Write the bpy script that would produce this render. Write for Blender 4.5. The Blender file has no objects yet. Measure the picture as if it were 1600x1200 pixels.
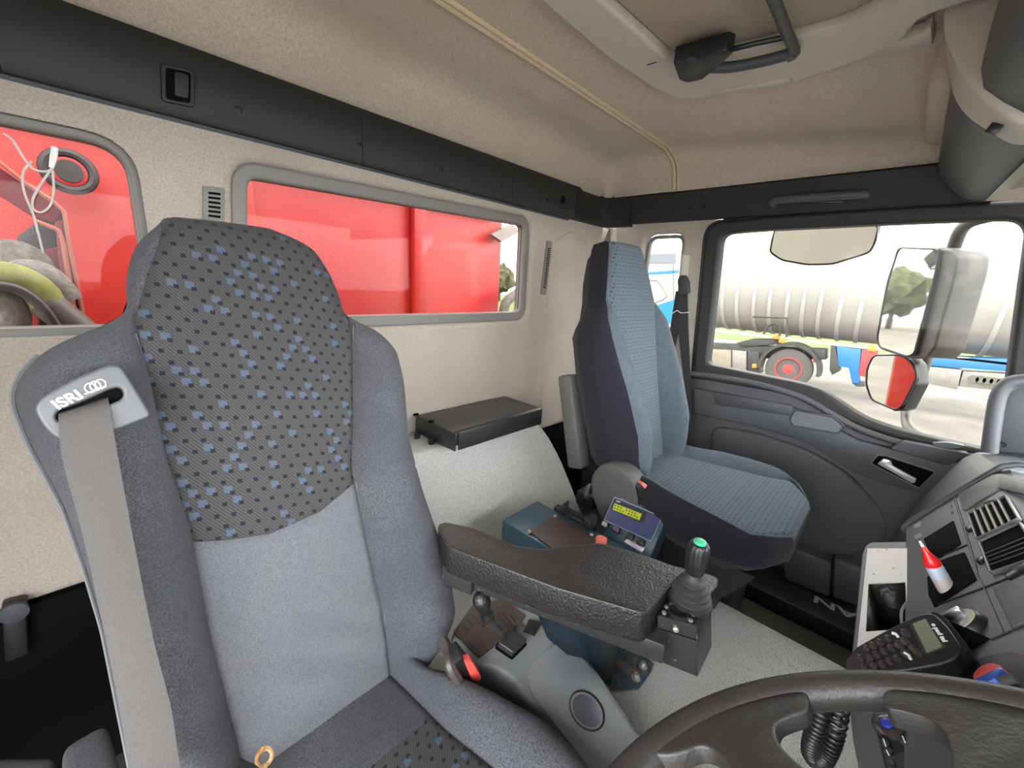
import bpy, bmesh, math, random
import numpy as np
from mathutils import Vector, Matrix
random.seed(7)
S = bpy.context.scene
COL = S.collection
# ------------------------------------------------------------------ camera
FPX, YAW, PIT, ROL = 634.57, 0.75163, 0.24266, 0.05727
_d = np.array([math.cos(PIT)*math.cos(YAW), math.cos(PIT)*math.sin(YAW), -math.sin(PIT)])
_r = np.cross(_d, [0, 0, 1.]); _r /= np.linalg.norm(_r); _u = np.cross(_r, _d)
_c, _s = math.cos(ROL), math.sin(ROL)
_r2 = _c*_r+_s*_u; _u2 = -_s*_r+_c*_u
CM = np.array([_r2, _u2, -_d])
cam = bpy.data.cameras.new('camera'); camo = bpy.data.objects.new('camera', cam); COL.objects.link(camo)
camo.matrix_world = Matrix([[float(CM[j][i]) for j in range(3)]+[0] for i in range(3)]+[[0, 0, 0, 1]])
cam.sensor_width = 36; cam.sensor_fit = 'HORIZONTAL'; cam.lens = FPX/1600*36; cam.clip_start = 0.01; cam.clip_end = 300
S.camera = camo
# ------------------------------------------------------------------ sky, exposure
W = bpy.data.worlds.new('overcast sky'); S.world = W; W.use_nodes = True
bg = W.node_tree.nodes['Background']; bg.inputs[0].default_value = (0.93, 0.96, 1.0, 1); bg.inputs[1].default_value = 1.5
S.view_settings.view_transform = 'Standard'; S.view_settings.look = 'None'; S.view_settings.gamma = 1
S.view_settings.use_curve_mapping = False
S.view_settings.exposure = 3.45
# ------------------------------------------------------------------ geometry helpers
V3 = lambda a: np.array(a, float)
def ray(px, py): return CM.T@np.array([(px-800)/FPX, (600-py)/FPX, -1.])
def P(px, py, **k):
    v = ray(px, py); a, val = list(k.items())[0]
    return v*(val/v['xyz'.index(a)])
class Frame:
    """local plane: origin o, axes U (right) and V (up), normal N = U x V"""
    def __init__(s, o, U, V):
        s.o = V3(o); s.U = V3(U)/np.linalg.norm(U); v = V3(V); v -= s.U*np.dot(v, s.U); s.V = v/np.linalg.norm(v); s.N = np.cross(s.U, s.V)
    def px(s, x, y, w=0):
        r = ray(x, y); q = r*(np.dot(s.o+s.N*w, s.N)/np.dot(r, s.N)); return (float(np.dot(q-s.o, s.U)), float(np.dot(q-s.o, s.V)))
    def pt(s, u, v, w=0): return s.o+s.U*u+s.V*v+s.N*w
    def poly(s, pts, w=0): return [s.px(x, y, w) for x, y in pts]
    def mat(s, u=0, v=0, w=0):
        o = s.pt(u, v, w); return Matrix([[float(s.U[i]), float(s.V[i]), float(s.N[i]), float(o[i])] for i in range(3)]+[[0, 0, 0, 1]])
    def shift(s, u, v, w=0): return Frame(s.pt(u, v, w), s.U, s.V)
def finish(name, bm, mat, parent=None, sharp=38):
    bmesh.ops.recalc_face_normals(bm, faces=bm.faces)
    me = bpy.data.meshes.new(name); bm.to_mesh(me); bm.free()
    for p in me.polygons: p.use_smooth = True
    me.set_sharp_from_angle(angle=math.radians(sharp))
    me.materials.append(mat)
    o = bpy.data.objects.new(name, me); COL.objects.link(o)
    if parent: o.parent = parent
    return o
def add(bm, vs, fs, bev=0, seg=2):
    b2 = bmesh.new(); bv = [b2.verts.new([float(c) for c in v]) for v in vs]
    for f in fs:
        try: b2.faces.new([bv[i] for i in f])
        except ValueError: pass
    if bev > 0:
        bmesh.ops.recalc_face_normals(b2, faces=b2.faces)
        es = [e for e in b2.edges if len(e.link_faces) == 2 and e.calc_face_angle(0) > 0.5]
        bmesh.ops.bevel(b2, geom=es, offset=bev, segments=seg, profile=0.5, affect='EDGES', clamp_overlap=True)
    tm = bpy.data.meshes.new('t'); b2.to_mesh(tm); b2.free(); bm.from_mesh(tm); bpy.data.meshes.remove(tm)
def prism_vf(A, B):
    n = len(A); return list(A)+list(B), [tuple(range(n))[::-1], tuple(range(n, 2*n))]+[(i, (i+1) % n, n+(i+1) % n, n+i) for i in range(n)]
def prism(bm, F, poly, w0, w1, bev=0, seg=2):
    add(bm, *prism_vf([F.pt(u, v, w0) for u, v in poly], [F.pt(u, v, w1) for u, v in poly]), bev, seg)
def box(bm, c, s, bev=0, F=None, seg=2):
    c = V3(c); h = V3(s)/2; vs = []
    for x in (-1, 1):
        for y in (-1, 1):
            for z in (-1, 1):
                q = c+h*[x, y, z]; vs.append(F.pt(*q) if F else q)
    add(bm, vs, [(0, 1, 3, 2), (4, 6, 7, 5), (0, 4, 5, 1), (2, 3, 7, 6), (0, 2, 6, 4), (1, 5, 7, 3)], bev, seg)
def tube(bm, pts, r, n=12, closed=False, cap=True):
    pts = [V3(p) for p in pts]; rs = r if isinstance(r, (list, tuple)) else [r]*len(pts)
    m = len(pts); T = []
    for i in range(m):
        a = pts[(i-1) % m] if closed or i > 0 else pts[i]; b = pts[(i+1) % m] if closed or i < m-1 else pts[i]
        t = b-a; T.append(t/np.linalg.norm(t))
    ref = V3([0, 0, 1]) if abs(T[0][2]) < .9 else V3([1, 0, 0])
    nrm = np.cross(T[0], ref); nrm /= np.linalg.norm(nrm); vs = []
    for i in range(m):
        nrm = nrm-T[i]*np.dot(nrm, T[i]); nrm /= np.linalg.norm(nrm); b = np.cross(T[i], nrm)
        for k in range(n):
            a = 2*math.pi*k/n; vs.append(pts[i]+rs[i]*(math.cos(a)*nrm+math.sin(a)*b))
    fs = []
    for i in range(m if closed else m-1):
        j = (i+1) % m
        for k in range(n): fs.append((i*n+k, i*n+(k+1) % n, j*n+(k+1) % n, j*n+k))
    if cap and not closed: fs += [tuple(range(n))[::-1], tuple(range((m-1)*n, m*n))]
    add(bm, vs, fs)
def smoothpath(pts, n=8):
    pts = [V3(p) for p in pts]; out = []
    for i in range(len(pts)-1):
        p0 = pts[max(i-1, 0)]; p1 = pts[i]; p2 = pts[i+1]; p3 = pts[min(i+2, len(pts)-1)]
        for k in range(n):
            t = k/n; out.append(.5*((2*p1)+(-p0+p2)*t+(2*p0-5*p1+4*p2-p3)*t*t+(-p0+3*p1-3*p2+p3)*t**3))
    out.append(pts[-1]); return out
def lathe(bm, F, prof, n=24, c=(0, 0), sx=1, sy=1):
    """prof = [(radius, w)], axis along F.N at c"""
    vs = []; fs = []
    for r, w in prof:
        for k in range(n):
            a = 2*math.pi*k/n; vs.append(F.pt(c[0]+sx*r*math.cos(a), c[1]+sy*r*math.sin(a), w))
    for i in range(len(prof)-1):
        for k in range(n): fs.append((i*n+k, i*n+(k+1) % n, (i+1)*n+(k+1) % n, (i+1)*n+k))
    fs += [tuple(range(n))[::-1], tuple(range((len(prof)-1)*n, len(prof)*n))]
    add(bm, vs, fs)
def loft(bm, rings, closed=False, cap=True):
    n = len(rings[0]); vs = [p for r in rings for p in r]; fs = []
    for i in range(len(rings)-1):
        for k in range(n if closed else n-1): fs.append((i*n+k, i*n+(k+1) % n, (i+1)*n+(k+1) % n, (i+1)*n+k))
    if closed and cap: fs += [tuple(range(n))[::-1], tuple(range((len(rings)-1)*n, len(rings)*n))]
    add(bm, vs, fs)
def rpoly(pts, r, n=6):
    """round the corners of a 2-D polygon"""
    out = []; m = len(pts)
    for i in range(m):
        p = V3(pts[i]); a = V3(pts[i-1])-p; b = V3(pts[(i+1) % m])-p; la = np.linalg.norm(a); lb = np.linalg.norm(b)
        rr = r[i] if isinstance(r, (list, tuple)) else r; rr = min(rr, la*.49, lb*.49)
        if rr <= 0: out.append(tuple(p)); continue
        A = p+a/la*rr; B = p+b/lb*rr
        for k in range(n+1):
            t = k/n; q = (1-t)**2*A+2*t*(1-t)*p+t*t*B; out.append((float(q[0]), float(q[1])))
    return out
def scalepoly(poly, d):
    """push a 2-D outline outward by d"""
    P_ = [V3(p) for p in poly]; m = len(P_); ar = sum(P_[i][0]*P_[(i+1) % m][1]-P_[(i+1) % m][0]*P_[i][1] for i in range(m)); sg = 1 if ar > 0 else -1
    out = []
    for i in range(m):
        t = P_[(i+1) % m]-P_[i-1]; l = np.linalg.norm(t) or 1; nn = V3([t[1], -t[0]])/l*sg; q = P_[i]+nn*d; out.append((float(q[0]), float(q[1])))
    return out
def plate(name, F, outer, holes, w0, w1, mat, parent=None, bev=0, sharp=38):
    """flat plate with holes, thickness w0..w1 along the normal, optional rounded rims"""
    cu = bpy.data.curves.new('t', 'CURVE'); cu.dimensions = '2D'; cu.fill_mode = 'BOTH'
    for lp in [outer]+list(holes):
        sp = cu.splines.new('POLY'); sp.points.add(len(lp)-1); sp.use_cyclic_u = True
        for i, (u, v) in enumerate(lp): sp.points[i].co = (u, v, 0, 1)
    cu.extrude = max((w1-w0)/2-bev, 0.0001); cu.bevel_depth = bev; cu.bevel_resolution = 3; cu.offset = -bev
    t = bpy.data.objects.new('t', cu); COL.objects.link(t); bpy.context.view_layer.update()
    me = bpy.data.meshes.new_from_object(t.evaluated_get(bpy.context.evaluated_depsgraph_get()))
    bpy.data.objects.remove(t); bpy.data.curves.remove(cu)
    me.name = name; me.transform(F.mat(0, 0, (w0+w1)/2)); me.materials.clear(); me.materials.append(mat)
    for p in me.polygons: p.use_smooth = True; p.material_index = 0
    me.set_sharp_from_angle(angle=math.radians(sharp))
    o = bpy.data.objects.new(name, me); COL.objects.link(o)
    if parent: o.parent = parent
    return o
def text(name, s, F, uv, size, mat, parent, rot=0, w=0.0005, th=0.0004, bold=False, sx=1, shear=0):
    cu = bpy.data.curves.new('t', 'FONT'); cu.body = s; cu.size = size; cu.extrude = th; cu.align_x = 'CENTER'; cu.align_y = 'CENTER'; cu.shear = shear
    if bold: cu.offset = size*.025
    t = bpy.data.objects.new('t', cu); COL.objects.link(t); bpy.context.view_layer.update()
    me = bpy.data.meshes.new_from_object(t.evaluated_get(bpy.context.evaluated_depsgraph_get()))
    bpy.data.objects.remove(t); bpy.data.curves.remove(cu)
    me.transform(F.mat(uv[0], uv[1], w)@Matrix.Rotation(rot, 4, 'Z')@Matrix.Diagonal((sx, 1, 1, 1)))
    me.materials.clear(); me.materials.append(mat)
    o = bpy.data.objects.new(name, me); COL.objects.link(o)
    if parent: o.parent = parent
    return o
def thing(name, label, cat, loc=(0, 0, 0), group=None):
    o = bpy.data.objects.new(name, None); COL.objects.link(o); o.empty_display_size = .02
    o['label'] = label; o['category'] = cat
    if group: o['group'] = group
    o['_loc'] = [float(c) for c in loc]
    return o
def tag(o, label, cat, group=None):
    o['label'] = label; o['category'] = cat
    if group: o['group'] = group
    return o
def struct(o, label=None):
    o['kind'] = 'structure'
    if label: o['label'] = label
    return o
# ------------------------------------------------------------------ materials
def pm(name, col, rough=.6, metal=0, var=0, vscale=60, bump=0, bscale=300, spec=.5, col2=None, c2scale=8, c2lo=.55, c2hi=.7, sheen=0, coat=0, speck=None, aniso=None):
    m = bpy.data.materials.new(name); m.use_nodes = True; nt = m.node_tree; b = nt.nodes['Principled BSDF']
    b.inputs['Roughness'].default_value = rough; b.inputs['Metallic'].default_value = metal; b.inputs['Specular IOR Level'].default_value = spec
    b.inputs['Base Color'].default_value = (*col, 1); b.inputs['Sheen Weight'].default_value = sheen; b.inputs['Coat Weight'].default_value = coat
    tc = nt.nodes.new('ShaderNodeTexCoord'); src = None
    if aniso:
        mp = nt.nodes.new('ShaderNodeMapping'); mp.inputs['Scale'].default_value = aniso; nt.links.new(tc.outputs['Object'], mp.inputs[0]); co = mp.outputs[0]
    else: co = tc.outputs['Object']
    def noise(sc, det=3):
        n = nt.nodes.new('ShaderNodeTexNoise'); n.inputs['Scale'].default_value = sc; n.inputs['Detail'].default_value = det; nt.links.new(co, n.inputs['Vector']); return n
    def mix(a, bcol, fac, kind='MIX'):
        x = nt.nodes.new('ShaderNodeMix'); x.data_type = 'RGBA'; x.blend_type = kind
        if isinstance(a, tuple): x.inputs[6].default_value = (*a, 1)
        else: nt.links.new(a, x.inputs[6])
        x.inputs[7].default_value = (*bcol, 1); nt.links.new(fac, x.inputs[0]); return x.outputs[2]
    def ramp(n, lo, hi):
        r = nt.nodes.new('ShaderNodeMapRange'); r.inputs[1].default_value = lo; r.inputs[2].default_value = hi; nt.links.new(n.outputs[0], r.inputs[0]); return r.outputs[0]
    cur = tuple(col)
    if col2: cur = mix(cur, col2, ramp(noise(c2scale, 5), c2lo, c2hi))
    if var: cur = mix(cur, tuple(c*(1-var) for c in col), ramp(noise(vscale), .35, .65))
    if speck: cur = mix(cur, speck[0], ramp(noise(speck[1], 1), speck[2], speck[2]+.04))
    if not isinstance(cur, tuple): nt.links.new(cur, b.inputs['Base Color'])
    if bump:
        bp = nt.nodes.new('ShaderNodeBump'); bp.inputs['Strength'].default_value = 1; bp.inputs['Distance'].default_value = bump
        nt.links.new(noise(bscale, 4).outputs[0], bp.inputs['Height']); nt.links.new(bp.outputs[0], b.inputs['Normal'])
    return m
def glass(name, tint=(1, 1, 1), refl=.06):
    m = bpy.data.materials.new(name); m.use_nodes = True; nt = m.node_tree; nt.nodes.clear()
    o = nt.nodes.new('ShaderNodeOutputMaterial'); t = nt.nodes.new('ShaderNodeBsdfTransparent'); t.inputs[0].default_value = (*tint, 1)
    g = nt.nodes.new('ShaderNodeBsdfGlossy'); g.inputs['Roughness'].default_value = .03; mx = nt.nodes.new('ShaderNodeMixShader'); mx.inputs[0].default_value = refl
    nt.links.new(t.outputs[0], mx.inputs[1]); nt.links.new(g.outputs[0], mx.inputs[2]); nt.links.new(mx.outputs[0], o.inputs[0]); return m
def seatpattern(name, base, dark, light, mode):
    """woven seat cloth driven by the mesh's UVs in metres"""
    m = bpy.data.materials.new(name); m.use_nodes = True; nt = m.node_tree; b = nt.nodes['Principled BSDF']
    b.inputs['Roughness'].default_value = .92; b.inputs['Sheen Weight'].default_value = .05; b.inputs['Specular IOR Level'].default_value = .2
    def M(op, a, bb=None, c=None):
        n = nt.nodes.new('ShaderNodeMath'); n.operation = op
        for i, q in enumerate((a, bb, c)):
            if q is None: continue
            if isinstance(q, (int, float)): n.inputs[i].default_value = q
            else: nt.links.new(q, n.inputs[i])
        return n.outputs[0]
    uv = nt.nodes.new('ShaderNodeUVMap'); sp = nt.nodes.new('ShaderNodeSeparateXYZ'); nt.links.new(uv.outputs[0], sp.inputs[0]); x, y = sp.outputs[0], sp.outputs[1]
    def mix(a, c, f):
        n = nt.nodes.new('ShaderNodeMix'); n.data_type = 'RGBA'
        for i, q in ((6, a), (7, c)):
            if isinstance(q, tuple): n.inputs[i].default_value = (*q, 1)
            else: nt.links.new(q, n.inputs[i])
        nt.links.new(f, n.inputs[0]); return n.outputs[2]
    def cells(x, y, sx, sy, stag, shear=0):
        yy = M('ADD', y, M('MULTIPLY', x, shear)); row = M('FLOOR', M('DIVIDE', yy, sy)); xx = M('ADD', M('DIVIDE', x, sx), M('MULTIPLY', row, stag)); col = M('FLOOR', xx)
        return M('FRACT', xx), M('FRACT', M('DIVIDE', yy, sy)), col, row
    def sq(fx, fy, cx, cy, hx, hy):
        return M('MULTIPLY', M('LESS_THAN', M('ABSOLUTE', M('SUBTRACT', fx, cx)), hx), M('LESS_THAN', M('ABSOLUTE', M('SUBTRACT', fy, cy)), hy))
    def rnd(a, bb, seed):
        c = nt.nodes.new('ShaderNodeCombineXYZ'); nt.links.new(a, c.inputs[0]); nt.links.new(bb, c.inputs[1]); c.inputs[2].default_value = seed
        w = nt.nodes.new('ShaderNodeTexWhiteNoise'); nt.links.new(c.outputs[0], w.inputs[0]); return w.outputs[0]
    no = nt.nodes.new('ShaderNodeTexNoise'); no.inputs['Scale'].default_value = 900; nt.links.new(uv.outputs[0], no.inputs['Vector'])
    if mode == 'squares':
        stripe = M('GREATER_THAN', M('FRACT', M('DIVIDE', M('ADD', x, M('MULTIPLY', y, .75)), .0042)), .5)
        cur = mix(base, tuple(c*.66 for c in base), stripe)
        fx, fy, ci, ri = cells(x, y, .0185, .0148, .42, .18)
        l1 = M('MULTIPLY', sq(fx, fy, .5, .60, .27, .32), M('GREATER_THAN', rnd(ci, ri, 3.1), .74))
        cur = mix(cur, light, M('MULTIPLY', l1, .62))
        d1 = sq(fx, fy, .72, .28, .15, .18)
        cur = mix(cur, dark, M('MULTIPLY', d1, .9))
    else:
        fx, fy, ci, ri = cells(x, y, .0125, .0105, .5)
        cur = mix(base, tuple(min(1, c*1.25) for c in base), M('MULTIPLY', no.outputs[0], .8))
        cur = mix(cur, dark, M('MULTIPLY', sq(fx, fy, .5, .5, .2, .22), .8))
        fx, fy, ci, ri = cells(x, y, .025, .0315, .5)
        cur = mix(cur, light, M('MULTIPLY', sq(fx, fy, .5, .5, .14, .10), .35))
    n2 = nt.nodes.new('ShaderNodeMix'); n2.data_type = 'RGBA'; n2.blend_type = 'MULTIPLY'; n2.inputs[0].default_value = .5; nt.links.new(cur, n2.inputs[6])
    rr = nt.nodes.new('ShaderNodeMapRange'); rr.inputs[3].default_value = .6; rr.inputs[4].default_value = 1.3; nt.links.new(no.outputs[0], rr.inputs[0]); nt.links.new(rr.outputs[0], n2.inputs[7])
    nt.links.new(n2.outputs[2], b.inputs['Base Color'])
    bp = nt.nodes.new('ShaderNodeBump'); bp.inputs['Distance'].default_value = .0006; nt.links.new(no.outputs[0], bp.inputs['Height']); nt.links.new(bp.outputs[0], b.inputs['Normal'])
    return m
def ribbed(name, col, axis, period, duty=.5, rough=.5):
    return pm(name, col, rough)
MT = dict(
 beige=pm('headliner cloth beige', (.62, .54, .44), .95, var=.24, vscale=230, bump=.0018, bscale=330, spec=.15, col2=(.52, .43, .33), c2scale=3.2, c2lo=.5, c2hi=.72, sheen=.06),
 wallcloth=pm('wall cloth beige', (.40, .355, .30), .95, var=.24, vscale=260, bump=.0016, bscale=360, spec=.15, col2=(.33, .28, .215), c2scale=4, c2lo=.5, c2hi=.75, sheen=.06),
 rail=pm('rail grey plastic', (.018, .018, .0175), .55, bump=.0003, bscale=900, spec=.35),
 frame=pm('window rubber grey', (.155, .148, .13), .5, spec=.4),
 hatchp=pm('hatch plastic beige', (.50, .47, .39), .42, var=.05, vscale=20, bump=.0002, bscale=600),
 hatchpanel=pm('hatch panel cloth', (.44, .385, .30), .95, var=.14, vscale=240, bump=.001, bscale=400, spec=.15, col2=(.38, .32, .24), c2scale=4),
 strip=pm('strip bronze plastic', (.55, .45, .31), .35, spec=.5),
 dark=pm('cab plastic charcoal', (.045, .047, .050), .5, bump=.0004, bscale=800, spec=.4),
 dark2=pm('cab plastic graphite', (.060, .063, .066), .5, bump=.0003, bscale=800, spec=.4),
 cons=pm('console plastic grey', (.19, .197, .20), .42, bump=.0003, bscale=900, spec=.45),
 dash=pm('dash plastic slate', (.082, .087, .092), .45, bump=.0003, bscale=900, spec=.45),
 dashlight=pm('dash panel grey', (.115, .118, .118), .4, bump=.0002, bscale=900, spec=.45),
 black=pm('black plastic', (.010, .010, .011), .4),
 void=pm('black recess', (.004, .004, .004), .9, spec=.05),
 blackmetal=pm('black painted metal', (.026, .026, .026), .33, var=.2, vscale=40, speck=((.2, .18, .17), 120, .74)),
 velour=pm('seat velour slate', (.064, .066, .072), .95, var=.42, vscale=520, bump=.0010, bscale=900, spec=.15, sheen=.06, col2=(.088, .090, .095), c2scale=7, c2lo=.42, c2hi=.62),
 lumbar=pm('seat velour worn', (.112, .115, .122), .95, var=.30, vscale=520, bump=.0010, bscale=900, spec=.15, sheen=.06, col2=(.14, .137, .13), c2scale=5, c2lo=.5, c2hi=.75),
 velourside=pm('seat velour navy', (.016, .0155, .020), .95, var=.15, vscale=200, bump=.0006, bscale=1300, spec=.1, sheen=.06),
 velourblue=pm('seat velour blue', (.072, .090, .103), .95, var=.16, vscale=60, bump=.0007, bscale=1300, spec=.1, sheen=.06),
 patA=seatpattern('seat cloth square pattern', (.050, .048, .047), (.008, .009, .013), (.066, .088, .130), 'squares'),
 patB=seatpattern('seat cloth dotted pattern', (.072, .091, .106), (.022, .030, .043), (.12, .15, .17), 'dots'),
 edge_line=pm('seat stitch and lit edge', (.10, .105, .108), .8),  # grey of the stitches, also used to paint the shell's lit edge
 foam=pm('exposed foam', (.55, .36, .18), .95, col2=(.30, .13, .03), c2scale=60, c2lo=.45, c2hi=.6, bump=.002, bscale=300),
 webbing=pm('belt webbing grey', (.078, .072, .067), .85, var=.15, vscale=700, bump=.0006, bscale=1500, aniso=(1, 1, .35), spec=.3),
 webbingd=pm('belt webbing black', (.018, .017, .018), .8, bump=.0005, bscale=1500),
 guide=pm('belt guide plastic', (.075, .078, .080), .42, bump=.0002, bscale=900),
 logo=pm('printed white', (.75, .75, .74), .5),
 seatshell=pm('seat shell grey', (.058, .056, .051), .6, bump=.0003, bscale=800),
 shelld=pm('seat base plastic', (.035, .036, .037), .5, bump=.0003, bscale=800),
 carpet=pm('tunnel carpet grey', (.56, .56, .52), .97, var=.3, vscale=420, bump=.0018, bscale=500, spec=.1, speck=((.30, .30, .275), 420, .60)),
 leather=pm('armrest leather', (.014, .012, .011), .36, bump=.0018, bscale=210, var=.2, vscale=50, spec=.55, aniso=(1, 1.6, 1)),
 leathertop=pm('armrest leather top', (.020, .0155, .0125), .4, bump=.0016, bscale=170, var=.15, vscale=50, spec=.5),
 teal=pm('control box blue', (.030, .066, .088), .35, spec=.5, speck=((.3, .33, .34), 90, .76)),
 tealdark=pm('pedestal blue', (.004, .012, .020), .4, var=.3, vscale=20),
 rust=pm('rusty blue plate', (.03, .06, .075), .6, col2=(.15, .105, .08), c2scale=45, c2lo=.45, c2hi=.6, bump=.001),
 bolt=pm('galvanised bolt', (.55, .53, .48), .4, .7, var=.3, vscale=200),
 redplastic=pm('red plastic', (.62, .07, .05), .45),
 redknob=pm('faded red knob', (.62, .14, .10), .45),
 green=pm('green button', (.04, .38, .20), .4),
 lcd=pm('lcd green', (.36, .42, .02), .3, var=.25, vscale=160),
 lcdgrey=pm('lcd grey', (.16, .17, .125), .25),
 navy=pm('keypad navy', (.030, .038, .10), .35),
 greykey=pm('grey keys', (.27, .29, .27), .45),
 chrome=pm('satin chrome', (.62, .62, .62), .28, 1),
 silver=pm('silver paint', (.50, .51, .52), .35, .5),
 rubber=pm('rubber black', (.020, .020, .020), .6),
 wheelr=pm('steering wheel grip', (.024, .021, .0185), .47, bump=.0006, bscale=260, var=.2, vscale=15, col2=(.034, .030, .026), c2scale=12, c2lo=.5, c2hi=.65, spec=.5),
 lever=pm('glossy lever', (.03, .028, .027), .22, coat=.3),
 buttonpad=pm('brown button pad', (.045, .033, .028), .5),
 traywhite=pm('tray grey white', (.55, .54, .51), .5, speck=((.22, .2, .18), 90, .72)),
 bottle=pm('bottle translucent', (.52, .60, .68), .35),
 labelp=pm('bottle label', (.62, .52, .50), .5),
 redcap=pm('bottle red cap', (.75, .02, .02), .3),
 floor=pm('rubber floor mat', (.060, .056, .048), .65, var=.3, vscale=12, bump=.0006, bscale=300),
 sill=pm('sill plate black', (.012, .012, .012), .5),
 asphalt=pm('asphalt yard', (.155, .142, .122), .85, var=.25, vscale=1.2, bump=.004, bscale=30, col2=(.195, .182, .16), c2scale=.35, c2lo=.45, c2hi=.6),
 grass=pm('verge grass', (.10, .15, .02), .9, var=.5, vscale=6, bump=.02, bscale=20),
 tank=pm('tank shell', (.27, .26, .235), .6, var=.04, vscale=2),
 rib=pm('tank rib', (.36, .35, .33), .5),
 truckdark=pm('chassis black', (.045, .045, .045), .6, var=.4, vscale=10),
 tyre=pm('tyre', (.09, .085, .08), .85, var=.2, vscale=20),
 redrim=pm('red rim', (.42, .04, .04), .45),
 blue=pm('trailer blue', (.02, .14, .34), .4),
 alu=pm('aluminium', (.25, .24, .22), .45, .3, var=.2, vscale=8),
 beigetank=pm('fuel tank beige', (.22, .19, .14), .5, var=.2, vscale=6),
 orange=pm('orange lamp', (.7, .22, .03), .4),
 redbody=pm('lorry body red', (.42, .012, .014), .4, var=.22, vscale=1.6, col2=(.40, .045, .012), c2scale=1.3, c2lo=.3, c2hi=.8, bump=.002, bscale=6),
 redcrane=pm('crane red', (.16, .012, .018), .45, var=.3, vscale=5),
 pinkedge=pm('crane edge trim', (.30, .10, .06), .6),
 hosegreen=pm('hose sleeve green', (.17, .19, .035), .8, var=.3, vscale=40, bump=.002, bscale=60),
 hosegrey=pm('hose wrap grey', (.15, .145, .12), .7, var=.4, vscale=60, bump=.004, bscale=90),
 hoseblack=pm('hose black', (.015, .015, .016), .4),
 cable=pm('white cable', (.50, .48, .44), .6),
 truckwhite=pm('truck white', (.33, .32, .29), .4),
 truckblue=pm('truck blue', (.0, .16, .36), .4),
 truckglass=pm('truck window', (.12, .14, .16), .2),
 mirrorg=pm('mirror glass', (.72, .72, .68), .02, 1),
 mirrorshell=pm('mirror shell grey', (.075, .07, .063), .5, col2=(.12, .11, .095), c2scale=12),
 hedge=pm('hedge', (.10, .11, .05), .9, var=.6, vscale=2, bump=.05, bscale=6),
 glass=glass('window glass', (.66, .65, .62), .006), glassr=glass('rear window glass', (.62, .58, .56), .007),
 sunband=glass('sun band', (.3, .1, .1), .05))
# ================================================================== CAB SHELL
YW, XW, ZF, ZT, ZC = 1.05, 1.70, -1.05, -.80, .52
XL = -.42; YF = -.95
FW = Frame((0, YW, 0), (1, 0, 0), (0, 0, 1))            # back wall, N points to -Y (into the cab)
FD = Frame((XW, 0, 0), (0, -1, 0), (0, 0, 1))           # passenger side wall, u = -y
w1 = rpoly(FW.poly([(391, 276), (824, 352), (817, 488), (391, 498)]), .022)
a_, b_ = FW.px(196, 236), FW.px(206, 509)
w2 = rpoly([(XL-.01+.03, .195), (.092, .195), (.092, -.118), (XL+.02, -.118)], [.02, .05, .035, .02])
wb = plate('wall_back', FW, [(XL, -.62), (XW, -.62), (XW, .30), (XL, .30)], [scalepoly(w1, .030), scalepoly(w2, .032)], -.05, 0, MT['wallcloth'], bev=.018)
struct(wb)
low = bmesh.new(); box(low, ((XL+XW)/2, YW+.01, (-.62+ZF)/2), (XW-XL, .03, -.62-ZF)); struct(finish('wall_lower_back', low, MT['void'], None))  # near-black colour puts the shade behind the seat into the wall
for nm, w, gl in (('window_1', w1, 'glassr'), ('window_2', w2, 'glassr')):
    fr = plate(nm, FW, scalepoly(w, .033), [w], -.050, -.014, MT['frame'], bev=.007); struct(fr)
    g = bmesh.new(); prism(g, FW, scalepoly(w, .006), -.042, -.038); finish('pane', g, MT[gl], fr)
    g = bmesh.new(); tube(g, [FW.pt(u, v, -.028) for u, v in scalepoly(w, .002)], .0028, 6, closed=True); finish('seal', g, MT['black'], fr)
# corner pilaster between back wall and side wall
bm = bmesh.new()
def pil(z, fx, fy):
    return [(XW+.02, YW+.02, z), (1.565-fx, YW+.02, z), (1.575-fx, YW-.03-fy, z), (1.605-fx, YW-.055-fy, z), (1.66, YW-.085-fy, z), (XW+.02, YW-.10-fy, z)]
loft(bm, [[V3(p) for p in pil(z, a, b)] for z, a, b in ((-.585, .01, .01), (-.57, .028, .02), (-.43, .028, .02), (-.415, .008, .0), (.05, .002, 0), (.16, -.01, -.01), (.20, -.05, -.04), (.26, -.09, -.05))], closed=True)
struct(finish('trim_1', bm, MT['wallcloth'], sharp=50))
# raised rib around the recess beside window 1
bm = bmesh.new(); tube(bm, smoothpath([FW.pt(*FW.px(x, y), -.006) for x, y in ((845, 640), (850, 540), (858, 440), (868, 385), (893, 366), (915, 378))], 6), .012, 10)
struct(finish('trim_2', bm, MT['wallcloth']))
# --- ceiling: shallow dished headliner, extruded across the cab
bm = bmesh.new(); nx, ny = 40, 30; vs = []; fs = []
def ceilz(x, y):
    fr_ = min(1, max(0, (.74-y)/.66)); z = .520
    dx = max(0, (x-1.535)/.112); dy = max(0, (y-.90)/.147); e = min(1, (dx**3+dy**3)**(1/3)); z -= .140*(1-(1-e**3)**(1/3))
    k = max(0, min(1, (x-1.15)/.40)); return max(.378, z-.075*fr_*k*k*(3-2*k))
xs = list(np.linspace(XL, 1.10, 8))+list(np.linspace(1.15, 1.53, 12))+list(1.647-.112*np.cos(np.linspace(0.02, math.pi/2, 14)))
ys = list(np.linspace(YF, .88, 22))+list(1.047-.147*np.cos(np.linspace(0.02, math.pi/2, 14)))
for y in ys:
    for x in xs: vs.append((x, y, ceilz(x, y)))
nx = len(xs)
for j in range(len(ys)-1):
    for i in range(nx-1): fs.append((j*nx+i, j*nx+i+1, (j+1)*nx+i+1, (j+1)*nx+i))
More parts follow.
